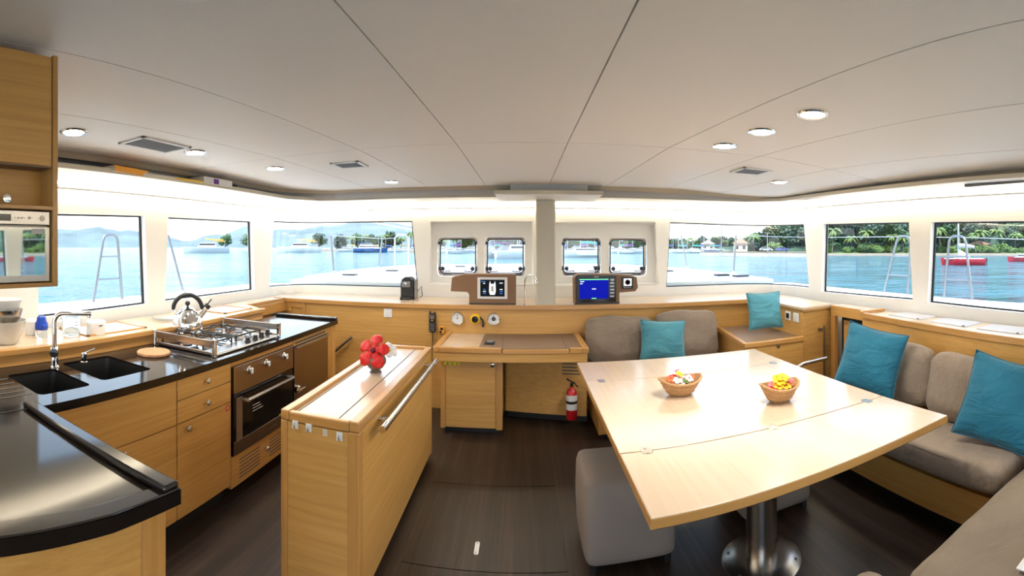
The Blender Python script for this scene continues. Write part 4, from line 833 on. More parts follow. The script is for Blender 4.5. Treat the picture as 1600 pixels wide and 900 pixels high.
# ================================================================== DINING TABLE
TX0, TX1, TY0, TY1, TZ = .385, 1.80, 1.335, 3.24, .72
t = thing('dining_table', 'large pale wood folding dining table on a steel pedestal', 'table', (1.1, 2.2, 0))
f1, f2 = 1.785, 2.775
for y0, y1 in ((TY0, f1-.0035), (f1+.0035, f2-.0035), (f2+.0035, TY1)):
    lf = bx(TX0, TX1, y0, y1, TZ-.036, TZ).o('table_leaf', 'paleY', t, bevel=.0015)
bx(TX0-.001, TX1+.001, TY0-.002, TY0+.0005, TZ-.034, TZ-.003).o('edge_band', 'solidX', t); bx(TX0-.002, TX0+.0005, TY0, TY1, TZ-.034, TZ-.003).o('edge_band', 'solidY', t)
bx(TX0+.02, TX1-.02, TY0+.02, TY1-.02, TZ-.05, TZ-.036).o('sub_top', 'black', t)
for (x, y) in ((.48, f2), (1.70, f2), (.495, f1), (1.09, f1), (1.68, f1)):
    hg = B().prism(rrect(x-.022, x+.022, y-.032, y+.032, .012), TZ-.002, TZ+.0015).o('hinge', 'steel', t)
    B().lathe([(.008, 0), (.008, .002)], (x, y-.02, TZ+.001), 8).o('screw', 'steel', hg); B().lathe([(.008, 0), (.008, .002)], (x, y+.02, TZ+.001), 8).o('screw', 'steel', hg)
pc = Vector((1.13, 1.955, 0))
pb = B().lathe([(0, 0), (.2, 0), (.2, .006), (.195, .010), (.08, .012), (0, .012)], pc, 56).o('base_plate', 'steel', t, smooth=True)
for k in range(6): a = 2*pi*k/6+.4; B().lathe([(.008, 0), (.008, .003), (0, .004)], pc+Vector((.17*cos(a), .17*sin(a), .0105)), 8).o('bolt', 'darksteel', pb)
B().lathe([(.076, .011), (.076, .34), (.070, .345)], pc, 40).o('column', 'steel', t, smooth=True); B().lathe([(.079, .345), (.079, .385), (.06, .39), (.06, .44)], pc, 40).o('collar', 'chrome', t, smooth=True); B().lathe([(.055, .39), (.055, TZ-.05)], pc, 32).o('inner_column', 'steel', t, smooth=True)
# baskets of blossoms
def basket(x, y, rx, ry, h, label, rz):
    p = P(x, y, TZ+.0005); t = thing('wicker_basket', label, 'basket', p, 'baskets on the table')
    def edge(a): return 1+.0
    def lift(a): return .30*h*abs(cos(a))**3
    n_, k_ = 48, 10; b = B()
    def fn(u, v, off=0.):
        a = 2*pi*u; r = (.48+.52*v**.75); rib = 1+.022*cos(a*16)*(1 if off == 0 else 0)
        X = rx*r*cos(a)*rib-off*cos(a); Y = ry*r*sin(a)*rib-off*sin(a); Z = (h+lift(a))*v
        return Vector((X*cos(rz)-Y*sin(rz)+p.x, X*sin(rz)+Y*cos(rz)+p.y, p.z+Z+(off*.8 if v < .05 else 0)))
    b.grid(lambda u, v: fn(u, v), n_, k_); b.grid(lambda u, v: fn(u, v, .006), n_, k_)
    b.face([fn(i/n_, 0) for i in range(n_)]); b.face([fn(i/n_, 0, .006) for i in range(n_)])
    b.o('weave', 'wicker', t, smooth='all', weld=True)
    B().tube([fn(i/40, 1) for i in range(40)], .0065, 8, closed=True).o('rim', 'wicker', t, smooth=True)
    for v in (.25, .5, .75): B().tube([fn(i/40, v) for i in range(40)], .0035, 6, closed=True).o('woven_band', 'wicker', t, smooth=True)
    return p
p1 = basket(1063, 616, .125, .088, .075, 'wicker basket holding mostly white and red blossoms', .05)
p2 = basket(1218, 626, .112, .088, .078, 'wicker basket holding bright yellow blossoms', .02)
def heap(p, spec, where):
    for i, (dx, dy, dz_, m_, r, nm) in enumerate(spec):
        flower(nm[0], p+Vector((dx*.74, dy*.62, dz_+.016)), (dx*1.5, -.35, 1.), r*.86, m_, nm[1], where, core='flower_yellow' if m_ != 'flower_yellow' else 'flower_orange', cup=.45, seed=i+20)
W = ('white_frangipani', 'white blossom lying in the basket of white and red flowers'); R_ = ('red_blossom', 'red blossom lying in the basket of white and red flowers')
Yb = ('yellow_blossom', 'single yellow blossom in the basket of white and red flowers'); Gl = ('green_leaf_sprig', 'green leaf in the basket of white and red flowers'); Pk = ('pink_blossom', 'pink blossom at the back of the white and red basket')
heap(p1, [(-.035, -.045, .068, 'flower_white', .036, W), (.035, -.02, .085, 'flower_white', .036, W), (.055, -.045, .070, 'flower_white', .034, W), (.028, .012, .105, 'flower_white', .035, W), (-.01, -.058, .055, 'flower_white', .03, W), (-.075, -.01, .07, 'flower_orange', .036, R_), (-.055, .02, .075, 'flower_red', .036, R_), (.08, .01, .075, 'flower_orange', .036, R_), (.01, -.05, .05, 'flower_red', .03, R_), (-.006, -.01, .10, 'flower_yellow', .03, Yb), (.03, -.058, .064, 'leaf_green', .026, Gl), (.005, .035, .10, 'flower_pink', .034, Pk)], 'blossoms in the white and red basket')
Y2 = ('yellow_allamanda', 'bright yellow blossom in the yellow flower basket'); R2 = ('rose_blossom', 'pink-red blossom in the yellow flower basket'); O2 = ('orange_blossom', 'orange-red blossom in the yellow flower basket')
heap(p2, [(-.02, -.03, .09, 'flower_yellow', .042, Y2), (.015, -.02, .105, 'flower_yellow', .045, Y2), (-.035, -.055, .07, 'flower_yellow', .036, Y2), (.02, -.058, .066, 'flower_yellow', .036, Y2), (-.01, .02, .10, 'flower_yellow', .036, Y2), (.07, -.01, .085, 'flower_pink', .036, R2), (-.06, -.005, .075, 'flower_pink', .034, R2), (-.075, -.03, .065, 'flower_red', .03, R2), (.05, -.04, .07, 'flower_orange', .034, O2), (.075, .02, .07, 'flower_red', .034, O2)], 'blossoms in the yellow basket')

# ================================================================== SEATING
def puffy(cx_, cy_, cz, sx, sy, sz, r=.05, puff=.03, n_=10, mtx=None, seed=0, sag=0.):
    b = B(); rnd = random.Random(seed); ph = [rnd.random()*6 for _ in range(6)]
    bmesh.ops.create_cube(b.bm, size=2.0); bmesh.ops.subdivide_edges(b.bm, edges=b.bm.edges[:], cuts=n_, use_grid_fill=True)
    hx, hy, hz = sx/2, sy/2, sz/2
    for v in b.bm.verts:
        u = v.co.copy(); 
        def ease(t): return math.copysign(1-(1-abs(t))**1.5, t)
        q = Vector((ease(u.x)*hx, ease(u.y)*hy, ease(u.z)*hz)); rr = min(r, hx*.95, hy*.95, hz*.95)
        inner = Vector((max(-hx+rr, min(hx-rr, q.x)), max(-hy+rr, min(hy-rr, q.y)), max(-hz+rr, min(hz-rr, q.z)))); d = q-inner
        if d.length > 1e-6:
            s_ = max(abs(d.x), abs(d.y), abs(d.z))/rr; q = inner+d.normalized()*rr*min(1, s_)
        gx, gy, gz = 1-(q.x/hx)**2, 1-(q.y/hy)**2, 1-(q.z/hz)**2; gx, gy, gz = max(0, gx), max(0, gy), max(0, gz)
        wr = .25*puff*(sin(q.x*17+ph[0]+q.y*6)+sin(q.y*15+ph[1]+q.z*9)+sin(q.z*19+ph[2]+q.x*5))
        m_ = max((abs(q.x)/hx, 0), (abs(q.y)/hy, 1), (abs(q.z)/hz, 2))[1]; sg = 1 if q[m_] > 0 else -1
        e = (gy*gz, gx*gz, gx*gy)[m_]**.6; q[m_] += sg*(puff+wr)*e*(min(sx, sy, sz)/max(.12, (sx, sy, sz)[m_]))**.3
        v.co = q
    m2 = mtx if mtx else Matrix.Translation((cx_, cy_, cz))
    b.bm.transform(m2); return b
def seam(t, pts, m): B().tube(pts, .004, 6).o('piping', m, t, smooth=True)
def ottoman(x0, x1, y0, y1, label):
    t = thing('cube_ottoman', label, 'ottoman', ((x0+x1)/2, (y0+y1)/2, 0), 'cube ottomans under the table')
    puffy((x0+x1)/2, (y0+y1)/2, .235, x1-x0, y1-y0, .40, .045, .006, 10).o('cushion_cube', 'ottofab', t, smooth='all')
    zt = .385; c_ = [(x0, y0), (x1, y0), (x1, y1), (x0, y1)]
    for (dx, dy) in ((.04, .04), (-.04, .04), (-.04, -.04), (.04, -.04)):
        xx = (x0 if dx > 0 else x1)+dx; yy = (y0 if dy > 0 else y1)+dy; B().lathe([(.02, 0), (.02, .04)], (xx, yy, 0), 10).o('foot', 'black', t)
ottoman(.29, .74, 2.10, 2.52, 'grey fabric cube ottoman left of the pedestal'); ottoman(1.16, 1.61, 2.18, 2.60, 'grey fabric cube ottoman in the shadow behind the pedestal')
# starboard sofa: base, seat cushions, back cushions
SX = 1.93
t = thing('sofa_base', 'curved oak base of the long side sofa', 'sofa base', (2.2, 1.9, 0)); bx(SX+.05, 2.39, 1.10, 3.0, .08, .268).o('front_board', 'oakY', t); bx(SX+.12, 2.39, 1.10, 2.98, 0, .08).o('plinth', 'black', t)
for i, (y0, y1, lb) in enumerate(((2.02, 2.86, 'taupe seat cushion of the side sofa, half hidden by the table'), (1.12, 1.98, 'taupe seat cushion of the side sofa under the large teal pillow'))):
    o = puffy((SX+2.37)/2, (y0+y1)/2, .375, 2.37-SX, y1-y0, .15, .05, .018, 10, seed=i).o('seat_cushion', 'fabric', smooth='all'); tag(o, lb, 'cushion', 'side sofa seat cushions'); B().tube([(SX+.012, y0+.05, .428), (SX+.004, (y0+y1)/2, .432), (SX+.012, y1-.05, .428)], .004, 6).o('piping', 'fabric', o)
def backcush(x, y, z, w_, h_, d_, face, label, seed, name='back_cushion', grp='sofa back cushions'):
    o = puffy(0, 0, 0, w_, d_, h_, .055, .035, 10, mtx=orient((x, y, z), (-face[1], face[0], 0), (-face[0]*.18, -face[1]*.18, 1)), seed=seed).o(name, 'fabric', smooth='all'); tag(o, label, 'cushion', grp)
    mo = orient((x, y, z), (-face[1], face[0], 0), (-face[0]*.18, -face[1]*.18, 1)); sg = 1 if (mo.to_3x3() @ Vector((0, 1, 0))).dot(Vector((face[0], face[1], 0))) > 0 else -1
    B().tube([mo @ Vector((a, sg*(d_/2-.018), b)) for a, b in rrect(-w_/2+.012, w_/2-.012, -h_/2+.012, h_/2-.012, .05)], .005, 6, closed=True).o('piping', 'fabric', o, smooth=True); return o
for i, (y, w_, xx, lb) in enumerate(((2.575, .43, 2.41, 'taupe back cushion beside the teal pillow next to the niche'), (2.10, .42, 2.37, 'taupe back cushion in the middle of the side sofa'), (1.63, .42, 2.32, 'taupe back cushion hidden behind the large teal pillow'))): backcush(xx, y, .672, w_, .355, .13, (-1, 0), lb, i+3)
# forward bench
t = thing('bench_base', 'oak base of the forward bench behind the table', 'bench base', (1.2, 3.8, 0)); bx(.60, 1.79, 3.58, 4.2, .05, .262).o('front_board', 'oakX', t); bx(.595, .62, 3.57, 4.2, .05, .262).o('end_board', 'solidZ', t, bevel=.003); bx(.62, 1.79, 3.64, 4.2, 0, .05).o('plinth', 'black', t)
o = puffy(1.19, 3.86, .375, 1.14, .62, .15, .05, .02, 10, seed=9).o('seat_cushion', 'fabric', smooth='all'); tag(o, 'taupe seat cushion of the forward bench', 'cushion')
a, c = PY(911, 501, 4.1), PY(1036, 565, 4.1); backcush(.885, 4.14, .695, .62, .38, .14, (0, -1), 'wide taupe back cushion next to the chart desk', 11, grp='forward bench back cushions')
a, c = PY(1024, 493, 4.1), PY(1130, 552, 4.1); backcush(1.545, 4.13, .70, .60, .42, .14, (0, -1), 'wide taupe back cushion next to the leather-topped locker', 12, grp='forward bench back cushions')
# aft bench
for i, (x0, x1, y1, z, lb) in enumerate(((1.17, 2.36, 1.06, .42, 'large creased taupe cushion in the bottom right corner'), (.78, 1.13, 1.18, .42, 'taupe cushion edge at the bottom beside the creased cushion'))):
    o = puffy((x0+x1)/2, y1-.36, z-.07, x1-x0, .72, .16, .06, .03, 12, seed=i+30).o('seat_cushion', 'fabric_creased_shaded', smooth='all'); tag(o, lb, 'cushion', 'aft bench cushions')
t = thing('aft_bench_base', 'oak base under the aft bench cushions', 'bench base', (1.5, .7, 0)); bx(.82, 2.36, .0, .98, .06, .205).o('board', 'oakX', t); bx(.9, 2.36, .05, .9, 0, .06).o('plinth', 'black', t)
p = PD(1592, 893, 1.34); t = thing('folded_paper', 'pale folded leaflet on the creased cushion, bottom right corner', 'leaflet', p)
q_ = P(1593, 890, .47); B().box(1.35, 1.62, .50, .715, .466, .472).o('cover', 'paper', t, bevel=.002); B().box(1.38, 1.60, .51, .69, .472, .476).o('inner_sheet', 'grey_panel', t)
# pillows
def pillow(loc, w_, h_, th, face, tilt, roll, m, label, grp, seed=0):
    rnd = random.Random(seed); f_ = Vector((face[0], face[1], 0)).normalized(); rt = Vector((-f_.y, f_.x, 0)); up = (Vector((0, 0, 1))*cos(tilt)-f_*sin(tilt)); fn_ = rt.cross(up); b = B()
    up2 = up*cos(roll)+rt*sin(roll); rt2 = rt*cos(roll)-up*sin(roll); ph = [rnd.random()*6 for _ in range(5)]
    def sheet(sg):
        def g(u, v):
            a, c_ = 2*u-1, 2*v-1; pin = 1-.075*(1-c_*c_)**1.2 if True else 1; pin2 = 1-.075*(1-a*a)**1.2
            X = a*w_/2*pin; Y = c_*h_/2*pin2; k = max(0, (1-abs(a)**2.6)*(1-abs(c_)**2.6))**.55
            wr = .05*sin(a*9+c_*4+ph[0])*(abs(c_)**2)+.05*sin(c_*10-a*3+ph[1])*(abs(a)**2)+.03*sin(a*3+c_*5+ph[2])
            return Vector(loc)+rt2*X+up2*Y+fn_*(sg*th/2*k*(1+wr*2))
        return g
    b.grid(sheet(1), 22, 22); b.grid(sheet(-1), 22, 22)
    o = b.o('throw_pillow', m, smooth='all', weld=True); tag(o, label, 'pillow', grp)
    ed = [sheet(0)(i/20, 0) for i in range(20)]+[sheet(0)(1, i/20) for i in range(20)]+[sheet(0)(1-i/20, 1) for i in range(20)]+[sheet(0)(0, 1-i/20) for i in range(20)]
    B().tube(ed, .004, 5, closed=True).o('piping', m, o, smooth=True); return o
G_ = 'teal throw pillows'
p = PY(1195, 487, 4.0); pillow((PY(1195, 485, 3.72).x, 3.72, PY(1195, 485, 3.72).z), .345, .345, .12, (-.12, -1), .20, -.02, 'tealpale', 'pale teal pillow on the leather-topped locker', G_, 1)
p = PY(1036, 530, 3.92); pillow((p.x, 3.92, p.z-.01), .42, .36, .14, (-.05, -1), .25, .06, 'tealpale', 'teal pillow on the forward bench leaning on grey cushions', G_, 2)
p = PX(1360, 563, 2.12); pillow((2.12, p.y, p.z), .44, .44, .15, (-1, -.5), .30, .18, 'teal', 'dark teal pillow beside the niche, near the table corner', G_, 3)
p = PX(1566, 628, 2.20); pillow((2.20, p.y, p.z), .46, .47, .16, (-1, -.35), .38, .22, 'teal', 'dark teal pillow cut by the right picture edge', G_, 4)
# ---- locker with leather top, tall locker, niche, starboard counter
t = thing('leather_top_locker', 'low oak locker with brown leather top under the teal pillow', 'locker', (2.1, 3.8, 0))
B().prism([(1.80, 3.39), (2.395, 3.39), (2.395, 4.29), (1.95, 4.29)], .05, .70).o('body', 'oakX', t); d = bx(1.83, 2.39, 3.378, 3.39, .20, .675).o('flap_door', 'oakX', t, bevel=.002); p = PY(1216, 541, 3.378); B().lathe([(.014, 0), (.016, .006), (0, .01)], p, 14, (0, -1, 0)).o('knob', 'darksteel', d, smooth=True)
B().prism([(1.82, 3.41), (2.395, 3.41), (2.395, 4.2), (1.95, 4.2)], .70, .728).o('leather_top', 'brownleather', t); bx(1.785, 2.398, 3.372, 3.42, .695, .738).o('rim', 'solidX', t, bevel=.006); B().prism([(1.785, 3.40), (1.825, 3.40), (1.955, 4.25), (1.915, 4.25)], .695, .738).o('rim', 'solidY', t, bevel=.006)
t = thing('tall_locker', 'tall oak corner locker with vertical grab bar', 'locker', (2.6, 3.7, 0))
bx(2.402, 2.80, 3.44, 4.28, 0, .955).o('body', 'oakY', t); d = B().prism([(2.402, 3.40), (2.79, 3.435), (2.79, 3.45), (2.402, 3.44)], .05, .95).o('door', 'oakX', t, bevel=.002)
B().prism([(2.392, 3.375), (2.80, 3.422), (2.80, 3.45), (2.392, 3.42)], .955, 1.0).o('top_lip', 'solidX', t, bevel=.005); bx(2.392, 2.42, 3.40, 4.25, .955, 1.0).o('top_lip', 'solidY', t, bevel=.005)
p = PY(1288, 515, 3.36); br = B().tube([(p.x, 3.36, .25), (p.x, 3.36, p.z+.04)], .012, 12).o('grab_bar', 'darksteel', d, smooth=True); B().tube([(p.x, 3.36, p.z), (p.x-.01, 3.42, p.z)], .009, 10).o('bar_bracket', 'chrome', br, smooth=True); B().lathe([(.016, 0), (.016, .03)], (p.x-.028, 3.40, p.z), 12, (0, -1, 0)).o('bar_lock', 'darksteel', br)
pp = PX(1232, 493, 2.40); socket(Vector((2.40, pp.y, pp.z)), (-1, 0, 0), 'square wall panel with dark display on the locker side', 'blackgloss', 'panels on the locker side'); pp = PX(1244.5, 496, 2.40); socket(Vector((2.40, pp.y, pp.z)), (-1, 0, 0), 'white square wall socket on the locker side', 'paper', 'panels on the locker side')
t = thing('side_niche', 'open dark niche in oak joinery behind the grab bar', 'niche', (2.8, 3.1, 0))
bx(2.86, 2.88, 2.86, 3.39, 0, .97).o('back_panel', 'slot', t); bx(2.74, 2.88, 2.86, 3.39, .965, .995).o('top_board', 'ledgeY', t); bx(2.72, 2.75, 2.86, 3.39, .90, .995).o('header', 'oakY', t, bevel=.003); bx(2.72, 2.76, 3.33, 3.39, 0, .90).o('jamb', 'solidZ', t, bevel=.003); bx(2.72, 2.88, 2.86, 3.39, 0, .10).o('sill', 'oakY', t)
p = PX(1326, 512, 2.80); o = bx(2.78, 2.82, p.y-.04, p.y+.05, .12, .86).o('leaning_board', 'oakZ', bevel=.004); tag(o, 'narrow wooden board standing inside the dark niche', 'board')
KX0, KX1 = 2.50, 2.89
t = thing('side_counter', 'long oak counter with inset grey lids under the side windows', 'counter', (2.7, 1.2, 0))
B().prism([(2.595, 2.83), (2.43, 1.20), (2.40, -.8), (2.88, -.8), (2.88, 2.83)], .955, .985).o('top', 'ledgeY', t, bevel=.003); B().prism([(2.605, 2.82), (2.445, 1.20), (2.415, -.8), (2.88, -.8), (2.88, 2.82)], .06, .955).o('body', 'oakY', t)
B().prism([(2.59, 2.84), (2.425, 1.20), (2.395, -.8), (2.43, -.8), (2.46, 1.20), (2.625, 2.84)], .955, 1.0).o('front_lip', 'solidY', t, bevel=.004); bx(2.59, 2.86, 2.80, 2.84, .985, 1.012).o('end_fiddle', 'solidX', t, bevel=.004)
for i in range(4):
    y1 = 2.62-.46*i; y0 = y1-.36; xo = 2.52+.10*(y1-1.4)
    ld = B().prism([(xo+.05, y0), (xo+.27, y0), (xo+.27+.03, y1), (xo+.05+.03, y1)], .985, .990).o('lid', 'grey_panel', t, bevel=.001)
    B().lathe([(.01, 0), (.01, .004)], (xo+.06, y0+.03, .99), 10).o('finger_hole', 'black', ld)
# chrome arm tube near the niche pillow
a = P(1262, 577, .60); t = thing('steel_grab_tube', 'curved steel grab tube at the end of the side sofa', 'grab tube', (2.0, 2.95, 0))
B().tube([(1.98, 2.93, .30), (1.98, 2.93, .50), (1.985, 2.935, .56), (2.02, 2.95, .60), (2.10, 2.97, .615), (2.36, 3.0, .615)], .016, 12).o('tube', 'steel', t, smooth=True)
# magazines and boxes on the overhead shelf
def mag(name, px, py, X, w_, d_, h_, m, rz, label, lift=0.):
    p = PX(px, py, X); t = thing(name, label, 'magazine', (X, p.y, zs(X, p.y)+.019), 'magazines on the overhead shelf'); mt = Matrix.Translation((X, p.y, zs(X, p.y)+.0195+lift)) @ Matrix.Rotation(rz, 4, 'Z')
    B().box(-w_/2, w_/2, -d_/2, d_/2, 0, h_, mt).o('pages', 'paper', t); B().box(-w_/2-.004, w_/2+.003, -d_/2-.003, d_/2+.003, h_, h_+.002, mt).o('cover', m, t); B().box(w_/2, w_/2+.003, -d_/2, d_/2, 0, h_, mt).o('spine', m, t); return t
mag('magazine', 195, 265, -2.20, .12, .30, .035, 'orange', .1, 'orange and white magazine on the overhead shelf'); mag('magazine', 288, 276, -2.20, .12, .26, .012, 'yellow', -.05, 'thin yellow magazine on the overhead shelf')
t = mag('magazine', 330, 279, -2.20, .14, .34, .045, 'paper', 0, 'thick white magazine with purple spine mark on the overhead shelf'); p = PX(338, 279, -2.127); bx(-2.129, -2.1255, p.y-.03, p.y+.03, zs(-2.13, p.y)+.024, zs(-2.13, p.y)+.060).o('purple_mark', 'purple', t)
# ================================================================== OUTSIDE: sea, decks, rails
SEA = -1.3
m = bpy.data.materials.new('water'); m.use_nodes = True; n = m.node_tree; b_ = n.nodes['Principled BSDF']
b_.inputs['Base Color'].default_value = (.006, .095, .125, 1); b_.inputs['Roughness'].default_value = .10; b_.inputs['IOR'].default_value = 1.33
tc = n.nodes.new('ShaderNodeTexCoord'); mp = n.nodes.new('ShaderNodeMapping'); mp.inputs['Scale'].default_value = (1, 1, 1)
n1 = n.nodes.new('ShaderNodeTexNoise'); n1.inputs['Scale'].default_value = .45; n1.inputs['Detail'].default_value = 6; n1.inputs['Roughness'].default_value = .6
n2 = n.nodes.new('ShaderNodeTexNoise'); n2.inputs['Scale'].default_value = .12; n2.inputs['Detail'].default_value = 4
ad = n.nodes.new('ShaderNodeMath'); ad.operation = 'MULTIPLY_ADD'; ad.inputs[1].default_value = 3.0
bp = n.nodes.new('ShaderNodeBump'); bp.inputs['Strength'].default_value = 1.0; bp.inputs['Distance'].default_value = .7
n.links.new(tc.outputs['Object'], mp.inputs[0]); n.links.new(mp.outputs[0], n1.inputs['Vector']); n.links.new(mp.outputs[0], n2.inputs['Vector'])
n.links.new(n2.outputs['Fac'], ad.inputs[0]); n.links.new(n1.outputs['Fac'], ad.inputs[2]); n.links.new(ad.outputs[0], bp.inputs['Height']); n.links.new(bp.outputs[0], b_.inputs['Normal'])
M['water'] = m
sea = B(); sea.face([(-9000, -6000, SEA), (9000, -6000, SEA), (9000, 9000, SEA), (-9000, 9000, SEA)]); struct(sea.o('sea', 'water'), 'rippled blue-green lagoon water')
for nm, c in (('fol_dark', (.022, .060, .022)), ('fol_mid', (.045, .105, .028)), ('fol_light', (.11, .19, .035)), ('fol_blue', (.025, .065, .045)), ('palm_green', (.10, .16, .035))): mat(nm, c, .7, var=.35, vscale=.7)
mat('bark', (.14, .10, .07), .9); mat('sand', (.17, .14, .10), .9, var=.15, vscale=.5); mat('lawn', (.14, .26, .03), .9, var=.2, vscale=.3); mat('hill_haze', (.10, .14, .145), .9, var=.25, vscale=.004); mat('hill_near', (.03, .065, .035), .95, var=.5, vscale=.08)  # far mountains: pale blue distance haze mixed into the base colour
mat('boat_white', (.52, .53, .53), .35); mat('boat_blue', (.01, .07, .22), .3); mat('boat_red', (.42, .015, .03), .35); mat('canvas_yellow', (.75, .42, .06), .8); mat('canvas_teal', (.01, .30, .30), .8); mat('canvas_purple', (.18, .05, .30), .8); mat('canvas_blue', (.02, .10, .42), .8); mat('boat_glass', (.02, .03, .04), .1)
mat('mast', (.36, .36, .36), .4, .3); mat('rail_steel', (.24, .24, .25), .35, .8); mat('stone', (.40, .38, .34), .9, var=.2, vscale=.4); mat('roof', (.42, .24, .17), .8); mat('house', (.42, .34, .28), .8); mat('car_grey', (.30, .32, .34), .3); mat('car_blue', (.05, .07, .22), .3)
# decks of the boat we are on
dk = struct(B().prism([(-2.86, 5.06), (3.12, 5.06), (3.14, 7.6), (2.9, 9.2), (2.2, 10.6), (.2, 11.2), (-1.8, 10.8), (-2.6, 9.6), (-2.9, 7.6)], 1.06, 1.14).o('foredeck', 'gel', bevel=.03), 'white foredeck in front of the windows')
for (x, y) in ((-2.45, 6.1), (-2.2, 7.4), (-1.3, 9.3), (1.5, 9.1), (2.35, 7.2), (2.75, 5.9), (2.9, 5.6)): bx(x-.10, x+.10, y-.07, y+.07, 1.14, 1.165).o('deck_fitting', 'black', dk, bevel=.008)
struct(B().prism([(-2.86, -2.2), (-2.86, 5.06), (-2.9, 7.6), (-4.55, 7.2), (-4.6, 4.5), (-4.6, -2.2)], .82, .88).o('side_deck', 'gel', bevel=.02), 'white port side deck'); struct(B().prism([(2.99, -2.2), (3.12, 5.06), (3.14, 7.6), (4.75, 7.2), (4.85, 4.5), (4.85, -2.2)], .82, .88).o('side_deck', 'gel', bevel=.02), 'white starboard side deck')
struct(B().prism([(-4.6, -2.2), (-4.6, 4.5), (-4.55, 7.2), (-4.52, 7.2), (-4.56, 4.5), (-4.56, -2.2)], .88, .895).o('toe_rail', 'teakdeck'), 'pale wooden toe rail'); struct(B().prism([(-2.93, 5.6), (-2.94, 7.6), (-2.64, 9.6), (-1.8, 10.86), (-1.8, 10.8), (-2.6, 9.58), (-2.9, 7.6), (-2.89, 5.6)], 1.13, 1.15).o('toe_rail', 'teakdeck'), 'pale wooden toe rail of the foredeck')
struct(bx(-3.2, 3.4, -2.3, 5.45, 2.29, 2.36).o('coachroof', 'gel', bevel=.03), 'white coachroof over the saloon')
def gate(pts_bl, pts_br, ytop, xt0, xt1, X, rungs, label):
    a, c = PX(*pts_bl, X), PX(*pts_br, X); ta, tcx = PX(xt0, ytop, X), PX(xt1, ytop, X)
    t = thing('gate_stanchion', label, 'railing', (X, (a.y+c.y)/2, .88), 'gate stanchions on the side decks')
    a.z = c.z = .88; r_ = abs(ta.y-tcx.y)*.3; sg = 1 if tcx.y > ta.y else -1
    path = [a, ta+Vector((0, 0, -r_)), ta+Vector((0, sg*r_*.3, -r_*.3)), ta+Vector((0, sg*r_, 0)), tcx+Vector((0, -sg*r_, 0)), tcx+Vector((0, -sg*r_*.3, -r_*.3)), tcx+Vector((0, 0, -r_)), c]
    B().tube(path, .017, 10).o('hoop', 'rail_steel', t, smooth=True)
    for y in rungs:
        z = PX((pts_bl[0]+pts_br[0])/2, y, X).z; f_ = (z-.88)/(ta.z-.88); B().tube([a.lerp(ta, f_), c.lerp(tcx, f_)], .011, 8).o('rung', 'rail_steel', t, smooth=True)
gate((146, 466), (191, 468), 367, 161, 184, -4.5, (401, 436), 'arched steel gate stanchion outside the window over the sink')
gate((1381, 455), (1418, 458), 369, 1401, 1423, 4.78, (400, 430), 'arched steel gate stanchion outside the window above the niche'); gate((1475, 464), (1519, 468), 369, 1483, 1509, 4.78, (400, 437), 'arched steel gate stanchion in front of the red sailboat')
def post(x0, y0, x1, y1, d, z0, label):
    a, c = PD(x0, y0, d), PD(x1, y1, d); a.z = z0; t = thing('lifeline_stanchion', label, 'stanchion', a, 'lifeline stanchions')
    B().tube([a, c], .016, 8).o('pole', 'rail_steel', t, smooth=True); B().lathe([(.045, 0), (.045, .012), (.02, .04), (.018, .05)], a, 12).o('foot', 'steel', t); return c
q1 = post(287, 452, 263, 367, 6.6, .88, 'leaning steel stanchion outside the window behind the kettle')
q2 = post(522, 424, 517, 368, 6.9, 1.14, 'slender steel stanchion in the wide front window by the coffee machine'); q3 = post(591, 420, 597, 373, 8.6, 1.14, 'far steel stanchion left of the bow rail')
q4 = post(1146, 430, 1150, 368, 6.9, 1.14, 'slender steel stanchion outside the window above the teal pillow'); q5 = post(1074, 418, 1064, 368, 8.6, 1.14, 'far steel stanchion at the edge of the front window')
t = thing('bow_rail', 'white tubular bow rail beyond the front window', 'railing', PD(620, 418, 9.5)); B().tube([PD(617, 420, 9.5), PD(617, 372, 9.5), PD(622, 367, 9.5), PD(633, 367, 9.5), PD(638, 372, 9.5), PD(638, 420, 9.5)], .02, 8).o('hoop', 'mast', t, smooth=True)
def line(pts, label):
    b = B(); b.tube(pts, .006, 6); o = b.o('lifeline', 'mast'); tag(o, label, 'lifeline', 'lifelines')
line([q2, q3, PD(617, 372, 9.5)], 'thin wire lifeline across the front window by the coffee machine'); line([q5, q4, PD(1262, 371, 5.9), PD(1290, 371, 5.8)], 'thin wire lifeline across the window above the teal pillow')
line([PX(1290, 371, 4.78), PX(1401, 370, 4.78)], 'thin wire lifeline across the window above the niche'); line([PX(1423, 370, 4.78), PX(1483, 371, 4.78)], 'thin wire lifeline between the two starboard gate hoops'); line([PX(1509, 371, 4.78), PX(1650, 376, 4.78)], 'thin wire lifeline right of the starboard hoops')

# ================================================================== OUTSIDE: land
def ridge(name, d0, d1, d2, prof, m, label, rough):
    rnd = random.Random(5); xs = [a for a, b in prof]; n_ = 90; b = B()
    def hgt(x):
        for (xa, ha), (xb, hb2) in zip(prof, prof[1:]):
            if xa <= x <= xb: t = (x-xa)/(xb-xa); t = t*t*(3-2*t); return ha+(hb2-ha)*t
        return 0
    ph = [rnd.random()*6 for _ in range(8)]
    def f(u, v):
        x = xs[0]+(xs[-1]-xs[0])*u; th = (x-CX)/F; hp = hgt(x)+rough*(sin(x*.11+ph[0])+.6*sin(x*.27+ph[1])+.4*sin(x*.61+ph[2])); hz = max(0, hp)/F*d1+H
        k = v*2
        if k <= 1: d = d0+(d1-d0)*k; z = SEA-2+(hz-SEA+2)*(k**.8); z += rough*.35*sin(x*.3+k*9+ph[3])*d1/F*k*(1-k)*4
        else: d = d1+(d2-d1)*(k-1); z = hz+(SEA-2-hz)*(k-1)**1.2
        return Vector((d*sin(th), d*cos(th), z))
    b.grid(f, n_, 16); return struct(b.o(name, m, smooth='all', normals=True), label)
